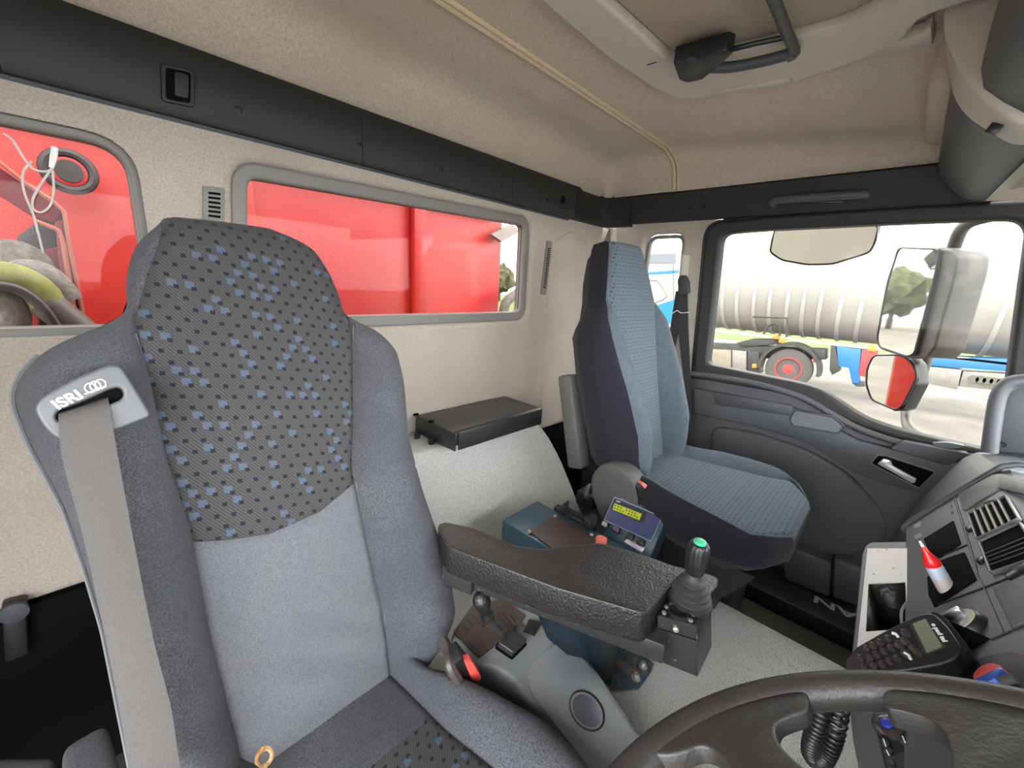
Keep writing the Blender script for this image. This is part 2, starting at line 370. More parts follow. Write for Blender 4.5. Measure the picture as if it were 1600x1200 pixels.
add(bm, vs, fs); ce = struct(finish('ceiling', bm, MT['beige'], sharp=70)); ce.modifiers.new('s', 'SOLIDIFY').thickness = -.02
# --- grey rail round the cab (back segments, corner, side segments)
def seg_back(x0, x1, i):
    b = bmesh.new(); prof = [(1.052, .262), (1.035, .262), (1.030, .270), (1.028, .372), (1.035, .384), (1.052, .384)]
    loft(b, [[V3((x, y, z)) for y, z in prof] for x in (x0, x1-.0012)], closed=True); return struct(finish('trim_%d' % i, b, MT['rail']))
j1 = FW.px(560, 215)[0]; j2 = FW.px(795, 287)[0]
xs_ = [XL, FW.px(6, 120)[0], j1, j2, FW.px(893, 322)[0]]
rails = [seg_back(xs_[i], xs_[i+1], 3+i) for i in range(4)]
bm = bmesh.new()
cs = [(xs_[4], 1.030, 1.052), (1.46, 1.034, 1.055), (1.50, 1.052, 1.075), (1.60, 1.054, 1.075), (1.635, 1.02, 1.06), (1.648, .98, .98)]
def prof_at(x, y, d): return [V3((x+d[0]*w, y+d[1]*w, z)) for w, z in ((.03, .262), (0, .262), (-.006, .27), (-.006, .374), (0, .384), (.03, .384))]
loft(bm, [prof_at(x, y, d) for x, y, d in ((xs_[4], 1.034, (0, 1)), (1.44, 1.034, (0, 1)), (1.475, 1.050, (0, 1)), (1.60, 1.050, (.3, .9)), (1.64, 1.028, (.8, .5)), (1.652, .99, (1, 0)), (1.652, .92, (1, 0)))], closed=True)
struct(finish('trim_7', bm, MT['rail'], sharp=30))
ysd = P(1086, 330, x=1.65)[1]
def seg_side(y0, y1, i, zt0=.384, zt1=.384):
    b = bmesh.new()
    loft(b, [[V3((x, y, z)) for x, z in ((1.70, .275), (1.672, .275), (1.664, .285), (1.648, zt-.012), (1.655, zt), (1.70, zt))] for y, zt in ((y0, zt0), (y1, zt1))], closed=True); return struct(finish('trim_%d' % i, b, MT['rail']))
seg_side(.92, ysd+.001, 8); seg_side(ysd-.001, -.10, 9); 
b = bmesh.new(); box(b, ((XL+1.4)/2, 1.053, .32), (1.4-XL, .006, .13)); struct(finish('wall_back_upper', b, MT['dark']))
# holes and hardware of the rail
def hole(F, x, y, r, w):
    b = bmesh.new(); u, v = F.px(x, y, w); lathe(b, F, [(r, w-.002), (r, w+.0006), (r*.8, w+.001), (r*.7, w-.001)], 16, (u, v)); return b
for i, (x, y) in enumerate([(373, 172), (563, 228), (690, 265), (785, 291), (856, 313)]):
    o = finish('rail_screw', hole(FW, x, y, .0068, .022), MT['black'], None); tag(o, ['first (leftmost) black screw cap in the dark rail above the driver seat', 'black screw cap just right of the rail seam above the rear window', 'black screw cap in the middle of the rail above the rear window', 'black screw cap left of the last rail seam', 'black screw cap beside the round coat hook'][i], 'screw cap', 'screw caps along the back rail')
for i, (x, y) in enumerate([(1075, 324), (1098, 322)]):
    FS = Frame((1.652, 0, 0), (0, -1, 0), (0, 0, 1)); b = bmesh.new(); u, v = FS.px(x, y, .004); lathe(b, FS, [(.005, -.01), (.005, .006), (.004, .004)], 12, (u, v))
    tag(finish('rail_screw', b, MT['black']), ['black screw in side rail left of the seam above the passenger belt', 'black screw in side rail right of the seam above the door corner'][i], 'screw cap', 'screw caps along the side rail')
t = thing('coat_hook', 'square recessed black coat hook in the dark rail above the driver seat', 'coat hook')
uc = FW.poly([(250, 98), (304, 112), (304, 169), (252, 158)], .022)
o = plate('bezel', FW, rpoly(uc, .008), [rpoly(scalepoly(uc, -.009), .005)], .018, .0265, MT['black'], t, bev=.0015)
b = bmesh.new(); prism(b, FW, scalepoly(uc, -.008), .020, .0232); finish('recess', b, MT['void'], t)
uh = FW.poly([(272, 113), (294, 118), (294, 155), (272, 151)], .024); b = bmesh.new(); prism(b, FW, rpoly(uh, .004), .022, .030, .001); finish('flap', b, MT['rail'], t)
t = thing('coat_hook', 'small round black coat hook near the cab corner behind the passenger seat', 'coat hook')
b = bmesh.new(); u, v = FW.px(879, 314, .022); box(b, (u, v, .0225), (.026, .040, .002), .001, FW); finish('plate', b, MT['rail'], t)
b = bmesh.new(); lathe(b, FW, [(.010, .022), (.011, .026), (.008, .030)], 20, (u-.001, v+.003), 1, 1.3); finish('hook', b, MT['void'], t)
# --- ceiling strip
ys0, zs0 = .735, .503
for k in (0, 1):
    pass
t = thing('ceiling_strip', 'thin bronze channel strip running across the headliner', 'trim strip')
for k, (dy, m, r) in enumerate(((-.010, 'strip', .006), (.004, 'strip', .0075), (-.0035, 'black', .0026))):
    path = []
    for x in list(np.linspace(XL, 1.5, 20))+[1.54, 1.57, 1.60]: path.append((x, ys0+.026+dy, ceilz(x, ys0)-.003))
    path += [(1.622, ys0+.020+dy, .492), (1.634, ys0+.012+dy, .470), (1.640, ys0+.006+dy, .435), (1.643, ys0+dy, .382)]
    b = bmesh.new(); tube(b, path, r, 8); finish('groove' if m == 'black' else 'bead', b, MT[m], t)
# --- passenger side wall with quarter window, pillar and door opening
q1 = [(-u, v) for u, v in []]
def fy(x, y, w=0): return FD.px(x, y, w)
qw = rpoly([fy(1012, 372), fy(1062, 370), fy(1043, 566), fy(985, 566)], [.03, .03, .02, .02])
door_edge = fy(1108, 352)[0]
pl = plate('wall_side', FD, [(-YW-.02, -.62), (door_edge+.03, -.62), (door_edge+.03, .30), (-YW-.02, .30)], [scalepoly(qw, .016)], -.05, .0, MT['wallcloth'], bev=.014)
struct(pl)
fr = plate('window_3', FD, scalepoly(qw, .014), [qw], -.052, -.030, MT['frame'], bev=.005); struct(fr)
b = bmesh.new(); prism(b, FD, scalepoly(qw, .006), -.046, -.043); finish('pane', b, MT['glass'], fr)
b = bmesh.new(); box(b, (XW+.02, (YW+.45)/2, -.85), (.06, YW-.45, .46)); struct(finish('wall_side_lower', b, MT['dark']))
# floor
b = bmesh.new(); box(b, ((XL+XW)/2, (YW+YF)/2, ZF-.02), (XW-XL+.1, YW-YF+.1, .04)); struct(finish('floor', b, MT['floor']))
# driver side and front of the cab (behind and beside the camera), with open windscreen and door window
FL = Frame((XL, 0, 0), (0, 1, 0), (0, 0, 1))
plate('wall_driver_side', FL, [(YF, .34), (.40, .34), (.40, ZF), (YW, ZF), (YW, .55), (YF, .55)], [], -.05, .0, MT['dark2']).__setitem__('kind', 'structure')
b = bmesh.new(); box(b, ((XL+XW)/2, YF+.02, -.82), (XW-XL, .05, .76)); struct(finish('wall_front', b, MT['dark']))
b = bmesh.new(); box(b, ((XL+XW)/2, YF+.10, .42), (XW-XL, .20, .18)); struct(finish('wall_front_header', b, MT['dark2']))
b = bmesh.new(); box(b, (XW+.045, -.20, -.86), (.03, 1.6, .72)); struct(finish('wall_under_door', b, MT['dark']))
FM_ = thing('floor_mat', 'dark rubber floor mat with curved ribs in front of the passenger seat', 'floor mat')
b = bmesh.new(); box(b, (1.315, -.12, ZF+.006), (.36, .70, .012), .003); MB_ = finish('mat', b, MT['floor'], FM_)
for k in range(9):
    b = bmesh.new(); tube(b, [(1.15+.012*k+.33*math.sin(t)*.9, .16-.45*t-.055*k+.05, ZF+.0125) for t in np.linspace(0, .9, 14) if 1.15+.012*k+.33*math.sin(t)*.9 < 1.48], .0022, 6); finish('rib', b, MT['floor'], FM_)
# ================================================================== DOOR
D = thing('door_1', 'passenger door with large window, dark trim panel and silver handle', 'door'); del D['category']; D['kind'] = 'structure'
XD = 1.70; FP = Frame((XD, 0, 0), (0, -1, 0), (0, 0, 1))
fp = lambda pts, w=0: FP.poly(pts, w)
gl = fp([(1129, 366), (1180, 361), (1400, 350), (1545, 344), (1590, 344), (1604, 360), (1588, 480), (1572, 600), (1556, 706), (1480, 689), (1400, 670), (1350, 652), (1315, 628), (1285, 608), (1250, 598), (1180, 584), (1107, 569)])
gl = rpoly(gl, [.035, .05, .1, .05, .03, .03, .05, .05, .01, .05, .05, .05, .05, .05, .05, .05, .02], 5)
outr = fp([(1104, 349), (1200, 338), (1420, 322), (1640, 310), (1640, 720), (1545, 716), (1400, 685), (1340, 665), (1290, 640), (1240, 618), (1082, 592)])
outr = rpoly(outr, [.06]+[.02]*10)
plate('window_frame', FP, outr, [gl], -.045, .012, MT['rail'], D, bev=.012)
plate('weatherstrip', FP, scalepoly(outr, .008), [scalepoly(outr, -.004)], -.05, .004, MT['black'], D, bev=.004)
b = bmesh.new(); prism(b, FP, scalepoly(gl, .006), -.03, -.026); finish('pane', b, MT['glass'], D)
for x, y in ((1093, 553), (1324, 344), (1503, 334)):
    b = bmesh.new(); u, v = FP.px(x, y, .013); lathe(b, FP, [(.004, .005), (.004, .0135), (.003, .012)], 12, (u, v)); finish('screw', b, MT['black'], D)
# inner panel below the belt line
pan = fp([(1078, 590), (1110, 592), (1240, 616), (1300, 640), (1350, 668), (1420, 690), (1560, 716), (1640, 740), (1640, 1010), (1420, 950), (1225, 885), (1060, 830)])
b = bmesh.new(); prism(b, FP, pan, -.05, .010, .006); finish('inner_panel', b, MT['dark'], D)
# belt ledge (light catching) and upper panel
b = bmesh.new(); tube(b, smoothpath([FP.pt(*FP.px(x, y), .016) for x, y in ((1082, 583), (1110, 586), (1180, 598), (1250, 618), (1300, 645), (1340, 667), (1400, 688), (1480, 705), (1545, 716))], 6), .011, 10); finish('belt_ledge', b, MT['dark2'], D)
ban = fp([(1085, 606), (1150, 618), (1240, 636), (1290, 660), (1340, 686), (1400, 702), (1500, 722), (1560, 735), (1560, 800), (1370, 752), (1330, 735), (1260, 690), (1180, 666), (1115, 652), (1085, 646)], .02)
b = bmesh.new(); prism(b, FP, ban, .0, .030, .008); finish('upper_panel', b, MT['dark2'], D)
b = bmesh.new(); prism(b, FP, fp([(1115, 612), (1240, 634), (1236, 650), (1118, 632)], .034), .028, .038, .004); finish('upper_ledge', b, MT['dark'], D)
g = fp([(1243, 642), (1300, 652), (1318, 666), (1310, 676), (1240, 664), (1236, 655)], .031)
b = bmesh.new(); prism(b, FP, rpoly(g, .008), .022, .0325); finish('grip_tray', b, MT['dashlight'], D)
plate('grip_bezel', FP, rpoly(scalepoly(g, .006), .008), [rpoly(g, .006)], .026, .036, MT['dark'], D, bev=.002)
# speaker / lower bulge: kidney shape
kid = fp([(1112, 664), (1180, 674), (1260, 700), (1330, 740), (1372, 790), (1388, 828), (1380, 850), (1330, 870), (1240, 860), (1110, 820)], .012)
b = bmesh.new(); prism(b, FP, rpoly(kid, .05, 5), .0, .026, .012, 3); finish('lower_panel', b, MT['dark'], D)
# recess + silver pull handle + armrest cap
rc = fp([(1372, 712), (1384, 713), (1460, 738), (1436, 762), (1362, 724)], .034)
b = bmesh.new(); prism(b, FP, rpoly(scalepoly(rc, .004), .004), .0, .033); finish('handle_bezel', b, MT['dashlight'], D)
b = bmesh.new(); prism(b, FP, rpoly(rc, .004), .03, .0335); finish('handle_recess', b, MT['void'], D)
hb = fp([(1371, 724), (1380, 716), (1392, 719), (1395, 727), (1432, 748), (1429, 754), (1424, 754)], .038)
b = bmesh.new(); prism(b, FP, rpoly(hb, .003), .032, .044, .003); o = finish('handle', b, MT['silver'], D); o['label'] = 'silver pull handle'
ar = fp([(1391, 700), (1412, 689), (1514, 708), (1480, 727)], .042)
b = bmesh.new(); prism(b, FP, rpoly(ar, .006), .02, .05, .005); finish('armrest_cap', b, MT['dark'], D)
tw = fp([(1455, 691), (1480, 690), (1510, 696), (1490, 700), (1462, 697)], .02)
b = bmesh.new(); prism(b, FP, rpoly(tw, .01), .012, .03); finish('tweeter', b, MT['dash'], D)
# door pocket
for pts in ([(1218, 848), (1300, 880), (1296, 934), (1226, 906)], [(1304, 872), (1350, 890), (1346, 950), (1300, 934)]):
    b = bmesh.new(); prism(b, FP, fp(pts, .07), .0, .07, .008); finish('door_pocket', b, MT['dark'], D)
# sill + letters
b = bmesh.new(); box(b, (1.60, .05, -1.02), (.18, .9, .064), .006); so = struct(finish('trim_10', b, MT['sill'])); so['label'] = 'black sill plate of the passenger door'
zs = -.9865
u0 = P(1297, 945, z=zs); u1 = P(1335, 962, z=zs)
FSL = Frame((0, 0, zs), (u1-u0), np.cross([0, 0, 1.], u1-u0))
sill_mid = (P(1296, 944, z=zs)+P(1352, 972, z=zs))/2
text('sill_letters', 'MAN', FSL, (float(np.dot(sill_mid-FSL.o, FSL.U)), float(np.dot(sill_mid-FSL.o, FSL.V))), .055, MT['silver'], so, rot=math.pi, bold=True, sx=1.5)
# outer door skin seen through nothing; A pillar
t = thing('pillar_grab_handle', 'dark grab bar on the windscreen pillar at the right edge', 'grab handle')
F1 = Frame(P(1580, 650, x=1.58), (0, -1, 0), (0, 0, 1))
pp = [F1.px(x, y) for x, y in ((1546, 706), (1553, 655), (1560, 620), (1572, 602), (1592, 595), (1640, 592))]
b = bmesh.new(); tube(b, smoothpath([F1.pt(u, v) for u, v in pp], 8), .016, 14); finish('bar', b, MT['dash'], t)
b = bmesh.new(); prism(b, F1, F1.poly([(1556, 710), (1562, 650), (1572, 618), (1590, 606), (1650, 604), (1650, 712)]), -.05, -.008, .01); finish('base', b, MT['dark2'], t)
b = bmesh.new(); u, v = F1.px(1567, 695, .0); lathe(b, F1, [(.006, -.01), (.006, .002), (.004, .0)], 14, (u, v)); finish('screw', b, MT['black'], t)
b = bmesh.new(); tube(b, [(1.70, -.46, -.45), (1.69, -.40, -.10), (1.64, -.34, .32)], [.055, .05, .05], 12); struct(finish('trim_11', b, MT['dark2']))
# ================================================================== SEATS
def interp(rows, v, i): return float(np.interp(v, [r[0] for r in rows], [r[i] for r in rows]))
def pad(F, outL, outR, insL, insR, v0, v1, top_round, R, bol, thick, nrow=150, ncol=(26, 56, 26), region=None, prefix='', uvscale=1, ins_dome=.0, seam=.004, cross=None, back=True, bolL=1, bolR=1, sm=3, warp=None):
    """soft pad = height field over an outline in plane F; returns {part: bmesh}"""
    vv = np.linspace(v0, v1, nrow); ncs = sum(ncol)
    def arr(rows):
        rows = sorted(rows); a = np.interp(vv, [r[0] for r in rows], [r[1] for r in rows])
        for _ in range(sm):
            a[1:-1] = (a[:-2]+2*a[1:-1]+a[2:])/4
        return a
    L, Rr, iL, iR = arr(outL), arr(outR), arr(insL), arr(insR)
    iL = np.maximum(iL, L+.006); iR = np.minimum(iR, Rr-.006)
    poly = [(L[i], vv[i]) for i in range(nrow)]+[(Rr[i], vv[i]) for i in range(nrow)[::-1]]
    PA = np.array(poly); PB = np.roll(PA, -1, 0); AB = PB-PA; LL = (AB**2).sum(1)+1e-12
    def dist(u, v):
        q = np.array([u, v]); t = np.clip(((q-PA)*AB).sum(1)/LL, 0, 1); return float(np.sqrt((((PA+AB*t[:, None])-q)**2).sum(1)).min())
    VV = np.zeros((nrow, ncs+1)); U = np.zeros((nrow, ncs+1)); Wd = np.zeros((nrow, ncs+1)); T = np.zeros((nrow, ncs+1), int)
    for i in range(nrow):
        for k in range(ncs+1):
            v = vv[i]
            if k <= ncol[0]: t = k/ncol[0]; t = 1-(1-t)**1.0; u = L[i]+(iL[i]-L[i])*t; z = bol(v, t)*bolL
            elif k <= ncol[0]+ncol[1]:
                t = (k-ncol[0])/ncol[1]; u = iL[i]+(iR[i]-iL[i])*t; z = ins_dome*math.sin(math.pi*t)
            else: t = (ncs-k)/ncol[2]; u = Rr[i]-(Rr[i]-iR[i])*t; z = bol(v, t)*bolR
            if warp:
                fk = t if (k <= ncol[0] or k > ncol[0]+ncol[1]) else 1; v = v+(warp[1](u)-warp[0])*fk*math.exp(-((v-warp[0])/.09)**2)
            VV[i, k] = v; sdist = min(abs(u-iL[i]), abs(u-iR[i])); z -= seam*math.exp(-(sdist/.004)**2)
            if cross:
                for fn in cross: z -= fn(u, v)
            d = min(dist(u, v)/R, 1); z += -R*(1-math.sqrt(max(0, 1-(1-d)**2)))*top_round
            U[i, k] = u; Wd[i, k] = z
    parts = {}
    def getbm(n):
        if n not in parts: parts[n] = (bmesh.new(), {})
        return parts[n]
    def vert(n, i, k, side):
        b, d = getbm(n)
        if (i, k, side) not in d:
            w = Wd[i, k] if side == 0 else -thick*(.55+.45*min(1, dist(U[i, k], vv[i])/.05))
            d[(i, k, side)] = b.verts.new([float(c) for c in F.pt(U[i, k], VV[i, k], w)])
        return d[(i, k, side)]
    for i in range(nrow-1):
        for k in range(ncs):
            um = (U[i, k]+U[i+1, k+1])/2; n = region(k, ncol, um, (vv[i]+vv[i+1])/2)
            b, _ = getbm(n); uvl = b.loops.layers.uv.get('UVMap') or b.loops.layers.uv.new('UVMap')
            f = b.faces.new([vert(n, i, k, 0), vert(n, i, k+1, 0), vert(n, i+1, k+1, 0), vert(n, i+1, k, 0)])
            for lp, (ii, kk) in zip(f.loops, ((i, k), (i, k+1), (i+1, k+1), (i+1, k))): lp[uvl].uv = (U[ii, kk], VV[ii, kk])
    if back:
        st = 4; n = 'back'; b, d = getbm(n)
        ridx = list(range(0, nrow-1, st))+[nrow-1]; kidx = list(range(0, ncs, st))+[ncs]
        for a in range(len(ridx)-1):
            for c in range(len(kidx)-1):
                b.faces.new([vert(n, ridx[a], kidx[c], 1), vert(n, ridx[a+1], kidx[c], 1), vert(n, ridx[a+1], kidx[c+1], 1), vert(n, ridx[a], kidx[c+1], 1)])
        loop = [(i, 0) for i in ridx]+[(nrow-1, k) for k in kidx[1:]]+[(i, ncs) for i in ridx[::-1][1:]]+[(0, k) for k in kidx[::-1][1:-1]]
        for a in range(len(loop)):
            p, q = loop[a], loop[(a+1) % len(loop)]
            try: b.faces.new([vert(n, *p, 0), vert(n, *q, 0), vert(n, *q, 1), vert(n, *p, 1)])
            except ValueError: pass
    return {n: b for n, (b, _) in parts.items()}, dict(L=list(zip(L, vv)), R=list(zip(Rr, vv)), iL=list(zip(iL, vv)), iR=list(zip(iR, vv)))
# ---- driver seat
lean = math.radians(18)
FB = Frame((.19, .50, -.655), (1, 0, 0), (0, math.sin(lean), math.cos(lean)))   # N points forward (-y) and up
DS = thing('driver_seat', 'large patterned dark grey-blue driver seat in the foreground with grey belt', 'seat', (.19, .4, ZF))
pL = FB.poly([(160, 1000), (130, 900), (95, 800), (35, 690), (8, 620), (15, 590), (50, 545), (110, 515), (185, 492), (203, 470), (197, 430), (204, 390), (217, 360), (234, 345), (252, 336)])
pR = FB.poly([(650, 1040), (670, 1022), (700, 985), (714, 945), (710, 900), (690, 830), (665, 760), (645, 680), (640, 600), (630, 545), (600, 510), (552, 492), (546, 460), (530, 420), (505, 380), (470, 358), (440, 347)])
outL = [(v, u) for u, v in pL]+[(-.03, pL[0][0]), (.772, .03)]; outR = [(v, u) for u, v in pR]+[(-.03, .12), (.772, .07-.02)]
topv = .768
outL = [(v, u) for v, u in outL if v < topv-.006]+[(topv, .098-.19)]; outR = [(v, u) for v, u in outR if v < topv-.006]+[(topv, .225-.19)]
iLp = FB.poly([(215, 1200), (380, 1195), (330, 1000), (303, 850), (262, 720), (232, 580), (210, 500), (212, 420), (238, 352)])
iLp[0] = (iLp[1][0]+.01, -.05)
iRp = FB.poly([(612, 1050), (600, 960), (575, 850), (555, 755), (553, 600), (551, 492), (535, 430), (505, 382)]); iRp.insert(0, (iRp[0][0], -.05))
insL = [(v, u+(.012 if v > .62 else 0)) for u, v in iLp]; insR = [(v, u) for u, v in iRp]
pbot = FB.poly([(303, 848), (350, 845), (420, 835), (500, 800), (553, 757)])
pb = lambda u: float(np.interp(u, [p[0] for p in pbot], [p[1] for p in pbot]))
def bolD(v, t):
    a = np.interp(v, [-.03, .05, .3, .5, .6, .64, .8], [.05, .055, .05, .035, .012, .0, 0]); return a*math.sin(math.pi*min(1, t*1.0))**.8*(1 if t < 1 else 0)
PB0 = float(min(np.linspace(-.03, topv, 170), key=lambda q: abs(q-pb(0))))
def regD(k, nc, u, v):
    if k < nc[0] or k >= nc[0]+nc[1]: return 'backrest'
    return 'pattern_panel' if v > PB0 else 'lumbar_panel'
def creaseD(u, v): return .004*math.exp(-((v-pb(u))/.004)**2)
def wrinkD(u, v):
    s = 0
    for (cu, cv, a, r) in ((.14, .03, .006, .03), (.16, .1, -.004, .04), (.0, .12, .004, .06)): s += a*math.exp(-((u-cu)**2+(v-cv)**2)/r**2)
    return s+.0018*math.sin(60*u+90*v)*math.exp(-((v-.1)/.08)**2)
parts, edD = pad(FB, outL, outR, insL, insR, -.03, topv, 1, .045, bolD, .10, nrow=170, region=regD, cross=[creaseD, wrinkD], seam=.005, ins_dome=.004, sm=8, warp=(PB0, pb))
md = dict(backrest='velour', pattern_panel='patA', lumbar_panel='lumbar', back='velour')
for n, b in parts.items(): finish({'back': 'back_shell'}.get(n, n), b, MT[md[n]], DS, sharp=60)
def line_on(F, pts, w, r, name, mat, par, m=6):
    b = bmesh.new(); tube(b, [F.pt(u, v, w) for u, v in pts], r, m); return finish(name, b, mat, par)
line_on(FB, [(u-.001, v) for u, v in edD['L'] if v < .585], -.035, .0018, 'edge_line', MT['edge_line'], DS)  # pale line painted in for light catching the back shell's edge
for nm_ in ('iL', 'iR'):
    line_on(FB, [(u+(.002 if nm_ == 'iR' else -.002), v) for u, v in edD[nm_] if .02 < v < .60], -.0028, .0007, 'stitching', MT['edge_line'], DS)
# worn hole with foam
b = bmesh.new(); u, v = FB.px(413, 1184, .0); lathe(b, FB, [(.015, -.012), (.0145, .001), (.011, .0035), (.0085, .002), (.006, -.002), (.002, -.003)], 24, (u, v), .8, 1.1); finish('worn_patch', b, MT['foam'], DS)
# seat cushion
FC = Frame((.19, .53, -.665), (1, 0, 0), (0, -1, -.02))   # u right, v forward (toward -y): N = U x V points down -> flip
class FlipFrame(Frame):
    def __init__(s, o, U, V): Frame.__init__(s, o, U, V); s.N = -s.N
FC = FlipFrame((.19, .53, -.655), (1, 0, 0), (0, -1, .06))
cr = FC.poly([(660, 1038), (700, 1042), (760, 1066), (850, 1114), (900, 1165), (935, 1210)], .035)
outRc = [(-.03, .15)]+[(v, u+.026) for u, v in cr]+[(.50, cr[-1][0]+.036), (.54, cr[-1][0])]
outLc = [(-.03, -.15), (.0, -.20), (.1, -.22), (.45, -.23), (.54, -.19)]
il_ = FC.poly([(626, 1067), (700, 1141), (775, 1200)])
insRc = [(-.03, il_[0][0]-.01)]+[(v, u) for u, v in il_]+[(.54, il_[-1][0]+.005)]
insLc = [(-.03, -.10), (.54, -.14)]
def regC(k, nc, u, v):
    if k < nc[0] or k >= nc[0]+nc[1]: return 'seat_cushion'
    return 'seat_pattern_panel' if v > .135-.02*u else 'seat_centre_panel'
parts, _ = pad(FC, outLc, outRc, insLc, insRc, -.03, .54, 1, .045, lambda v, t: .035*math.sin(math.pi*t)**.8, .11, nrow=90, ncol=(18, 40, 24), region=regC, seam=.004, ins_dome=.004)
for n, b in parts.items(): finish({'back': 'cushion_base'}.get(n, n), b, MT[{'seat_cushion': 'velour', 'seat_pattern_panel': 'patA', 'seat_centre_panel': 'velour', 'back': 'velour'}[n]], DS, sharp=60)
b = bmesh.new(); box(b, (.19, .30, -.86), (.40, .42, .14), .02); box(b, (.19, .32, -.985), (.34, .36, .13), .03); finish('suspension_base', b, MT['shelld'], DS)
# belt guide plate, belt and writing
FG = FB.shift(0, 0, .047)
gp = FG.poly([(54, 640), (66, 622), (120, 592), (170, 572), (188, 573), (206, 600), (233, 645), (232, 652), (178, 674), (120, 690), (90, 686), (70, 668)])
slot = FG.poly([(86, 652), (92, 642), (130, 628), (172, 609), (186, 606), (193, 614), (190, 625), (176, 631), (150, 638), (95, 660)])
plate('belt_guide', FG, rpoly(gp, .006), [rpoly(slot, .004)], -.012, .012, MT['guide'], DS, bev=.003)
b = bmesh.new(); prism(b, FG, scalepoly(slot, .004), -.012, -.002); finish('guide_slot', b, MT['void'], DS)
rot = math.atan2(FG.px(135, 618)[1]-FG.px(90, 640)[1], FG.px(135, 618)[0]-FG.px(90, 640)[0])
text('guide_writing', 'ISRI', FG, FG.px(106, 625, .012), .0145, MT['logo'], DS, rot=rot, w=.0125, bold=True)
for k in range(3):
    u, v = FG.px(141+8*k, 606-3.0*k, .0125); b = bmesh.new(); tube(b, [FG.pt(u+.0040*math.cos(a), v+.0050*math.sin(a), .0128) for a in np.linspace(0, 2*math.pi, 20)[:-1]], .0006, 5, closed=True); finish('guide_emblem', b, MT['logo'], DS)
b = bmesh.new(); tube(b, [FG.pt(*FG.px(x, y, .0125), .0128) for x, y in ((132, 616), (166, 603))], .0007, 5); finish('guide_emblem', b, MT['logo'], DS)
FBe = FB.shift(0, 0, .055)
cl = [FBe.px(x, y, w) + (w,) for x, y, w in ((92, 645, -.018), (91, 654, .006), (98, 720, .014), (130, 840, .022), (165, 1000, .03), (190, 1130, .03), (205, 1230, .03))]
cr_ = [FBe.px(x, y, w) + (w,) for x, y, w in ((168, 618, -.018), (171, 634, .006), (182, 700, .014), (208, 840, .022), (240, 1000, .03), (268, 1110, .03), (285, 1230, .03))]
L3 = smoothpath([FBe.pt(u, v, w) for u, v, w in cl], 8); R3 = smoothpath([FBe.pt(u, v, w) for u, v, w in cr_], 8)
b = bmesh.new(); rings = []
for l, r in zip(L3, R3): rings.append([l, (l*2+r)/3+FB.N*.001, (l+2*r)/3+FB.N*.001, r, r-FB.N*.0016, l-FB.N*.0016])
loft(b, rings, closed=True); o = finish('seat_belt', b, MT['webbing'], DS); o['label'] = 'grey woven belt running from the guide down the backrest'
# buckle of driver seat
t = DS
F2 = Frame(P(725, 1045, z=-.60), (1, -.35, 0), (-.2, -.1, 1))
b = bmesh.new(); prism(b, F2, rpoly(F2.poly([(706, 1040), (722, 1028), (752, 1066), (700, 1066)]), .003), -.03, .0, .003); finish('buckle', b, MT['black'], DS)
b = bmesh.new(); prism(b, F2, rpoly(F2.poly([(726, 1035), (737, 1033), (752, 1058), (748, 1065), (738, 1063)], .003), .002), -.01, .004, .001); finish('buckle_button', b, MT['redplastic'], DS)['label'] = 'red release button'
b = bmesh.new(); tube(b, smoothpath([P(693, 1000, y=.44), P(700, 1018, y=.42), P(703, 1040, y=.40), P(715, 1062, y=.39)], 6), .009, 8); finish('buckle_stalk', b, MT['buttonpad'], DS)
# ---- passenger seat
PS = thing('passenger_seat', 'blue-grey dotted passenger seat beside the door', 'seat', (1.17, .3, ZF))
lp = math.radians(14)
FPS = Frame((1.15, .47, -.51), (1, 0, 0), (0, math.sin(lp), math.cos(lp)))
pLp = [(-.03, -.13), (.0, -.16), (.05, -.185), (.16, -.20), (.3, -.215), (.39, -.215), (.44, -.205), (.475, -.165), (.50, -.145), (.58, -.125), (.64, -.10), (.67, -.085)]
pRp = [(v, -u) for v, u in pLp]
outLp = [(v, u) for v, u in pLp]; outRp = [(v, u) for v, u in pRp]
iLq = [(-.03, -.085), (.05, -.095), (.2, -.10), (.35, -.115), (.46, -.13), (.49, -.138), (.67, -.08)]
iRq = [(v, -u) for v, u in iLq]
def bolP(v, t):
    a = np.interp(v, [-.03, .03, .12, .25, .42, .5, .7], [.03, .06, .075, .06, .02, 0, 0]); return a*math.sin(math.pi*min(1, t*.78))**.9*(1-max(0, t-.75)/.25*1.0)
def regP(k, nc, u, v):
    if k < nc[0] or k >= nc[0]+nc[1]:
        t = (k+.5)/nc[0] if k < nc[0] else (sum(nc)-k-.5)/nc[2]
        return 'side_panel' if t < .28 else 'bolster'
    return 'pattern_panel' if v > .085+.3*(u*u) else 'lumbar_panel'
parts, edP = pad(FPS, outLp, outRp, iLq, iRq, -.03, .67, 1, .028, bolP, .13, nrow=110, ncol=(20, 30, 20), region=regP, seam=.004, ins_dome=.006)
md = dict(side_panel='velourside', bolster='velourblue', pattern_panel='patB', lumbar_panel='velourblue', back='velourside')
for n, b in parts.items(): finish({'back': 'backrest'}.get(n, n), b, MT[md[n]], PS, sharp=60)
FPC = FlipFrame((1.15, .50, -.505), (1, 0, 0), (0, -1, .0))
oR = [(-.03, .14), (.0, .19), (.06, .20), (.10, .175), (.16, .225), (.25, .245), (.33, .235), (.39, .19), (.425, .10)]
oL = [(v, -u) for v, u in [(-.03, .14), (.0, .18), (.06, .20), (.16, .225), (.25, .235), (.33, .235), (.39, .20), (.425, .12)]]
iR2 = [(-.03, .11), (.08, .12), (.3, .17), (.36, .20), (.425, .09)]; iL2 = [(v, -u) for v, u in [(-.03, .11), (.08, .135), (.2, .19), (.3, .212), (.36, .205), (.425, .105)]]
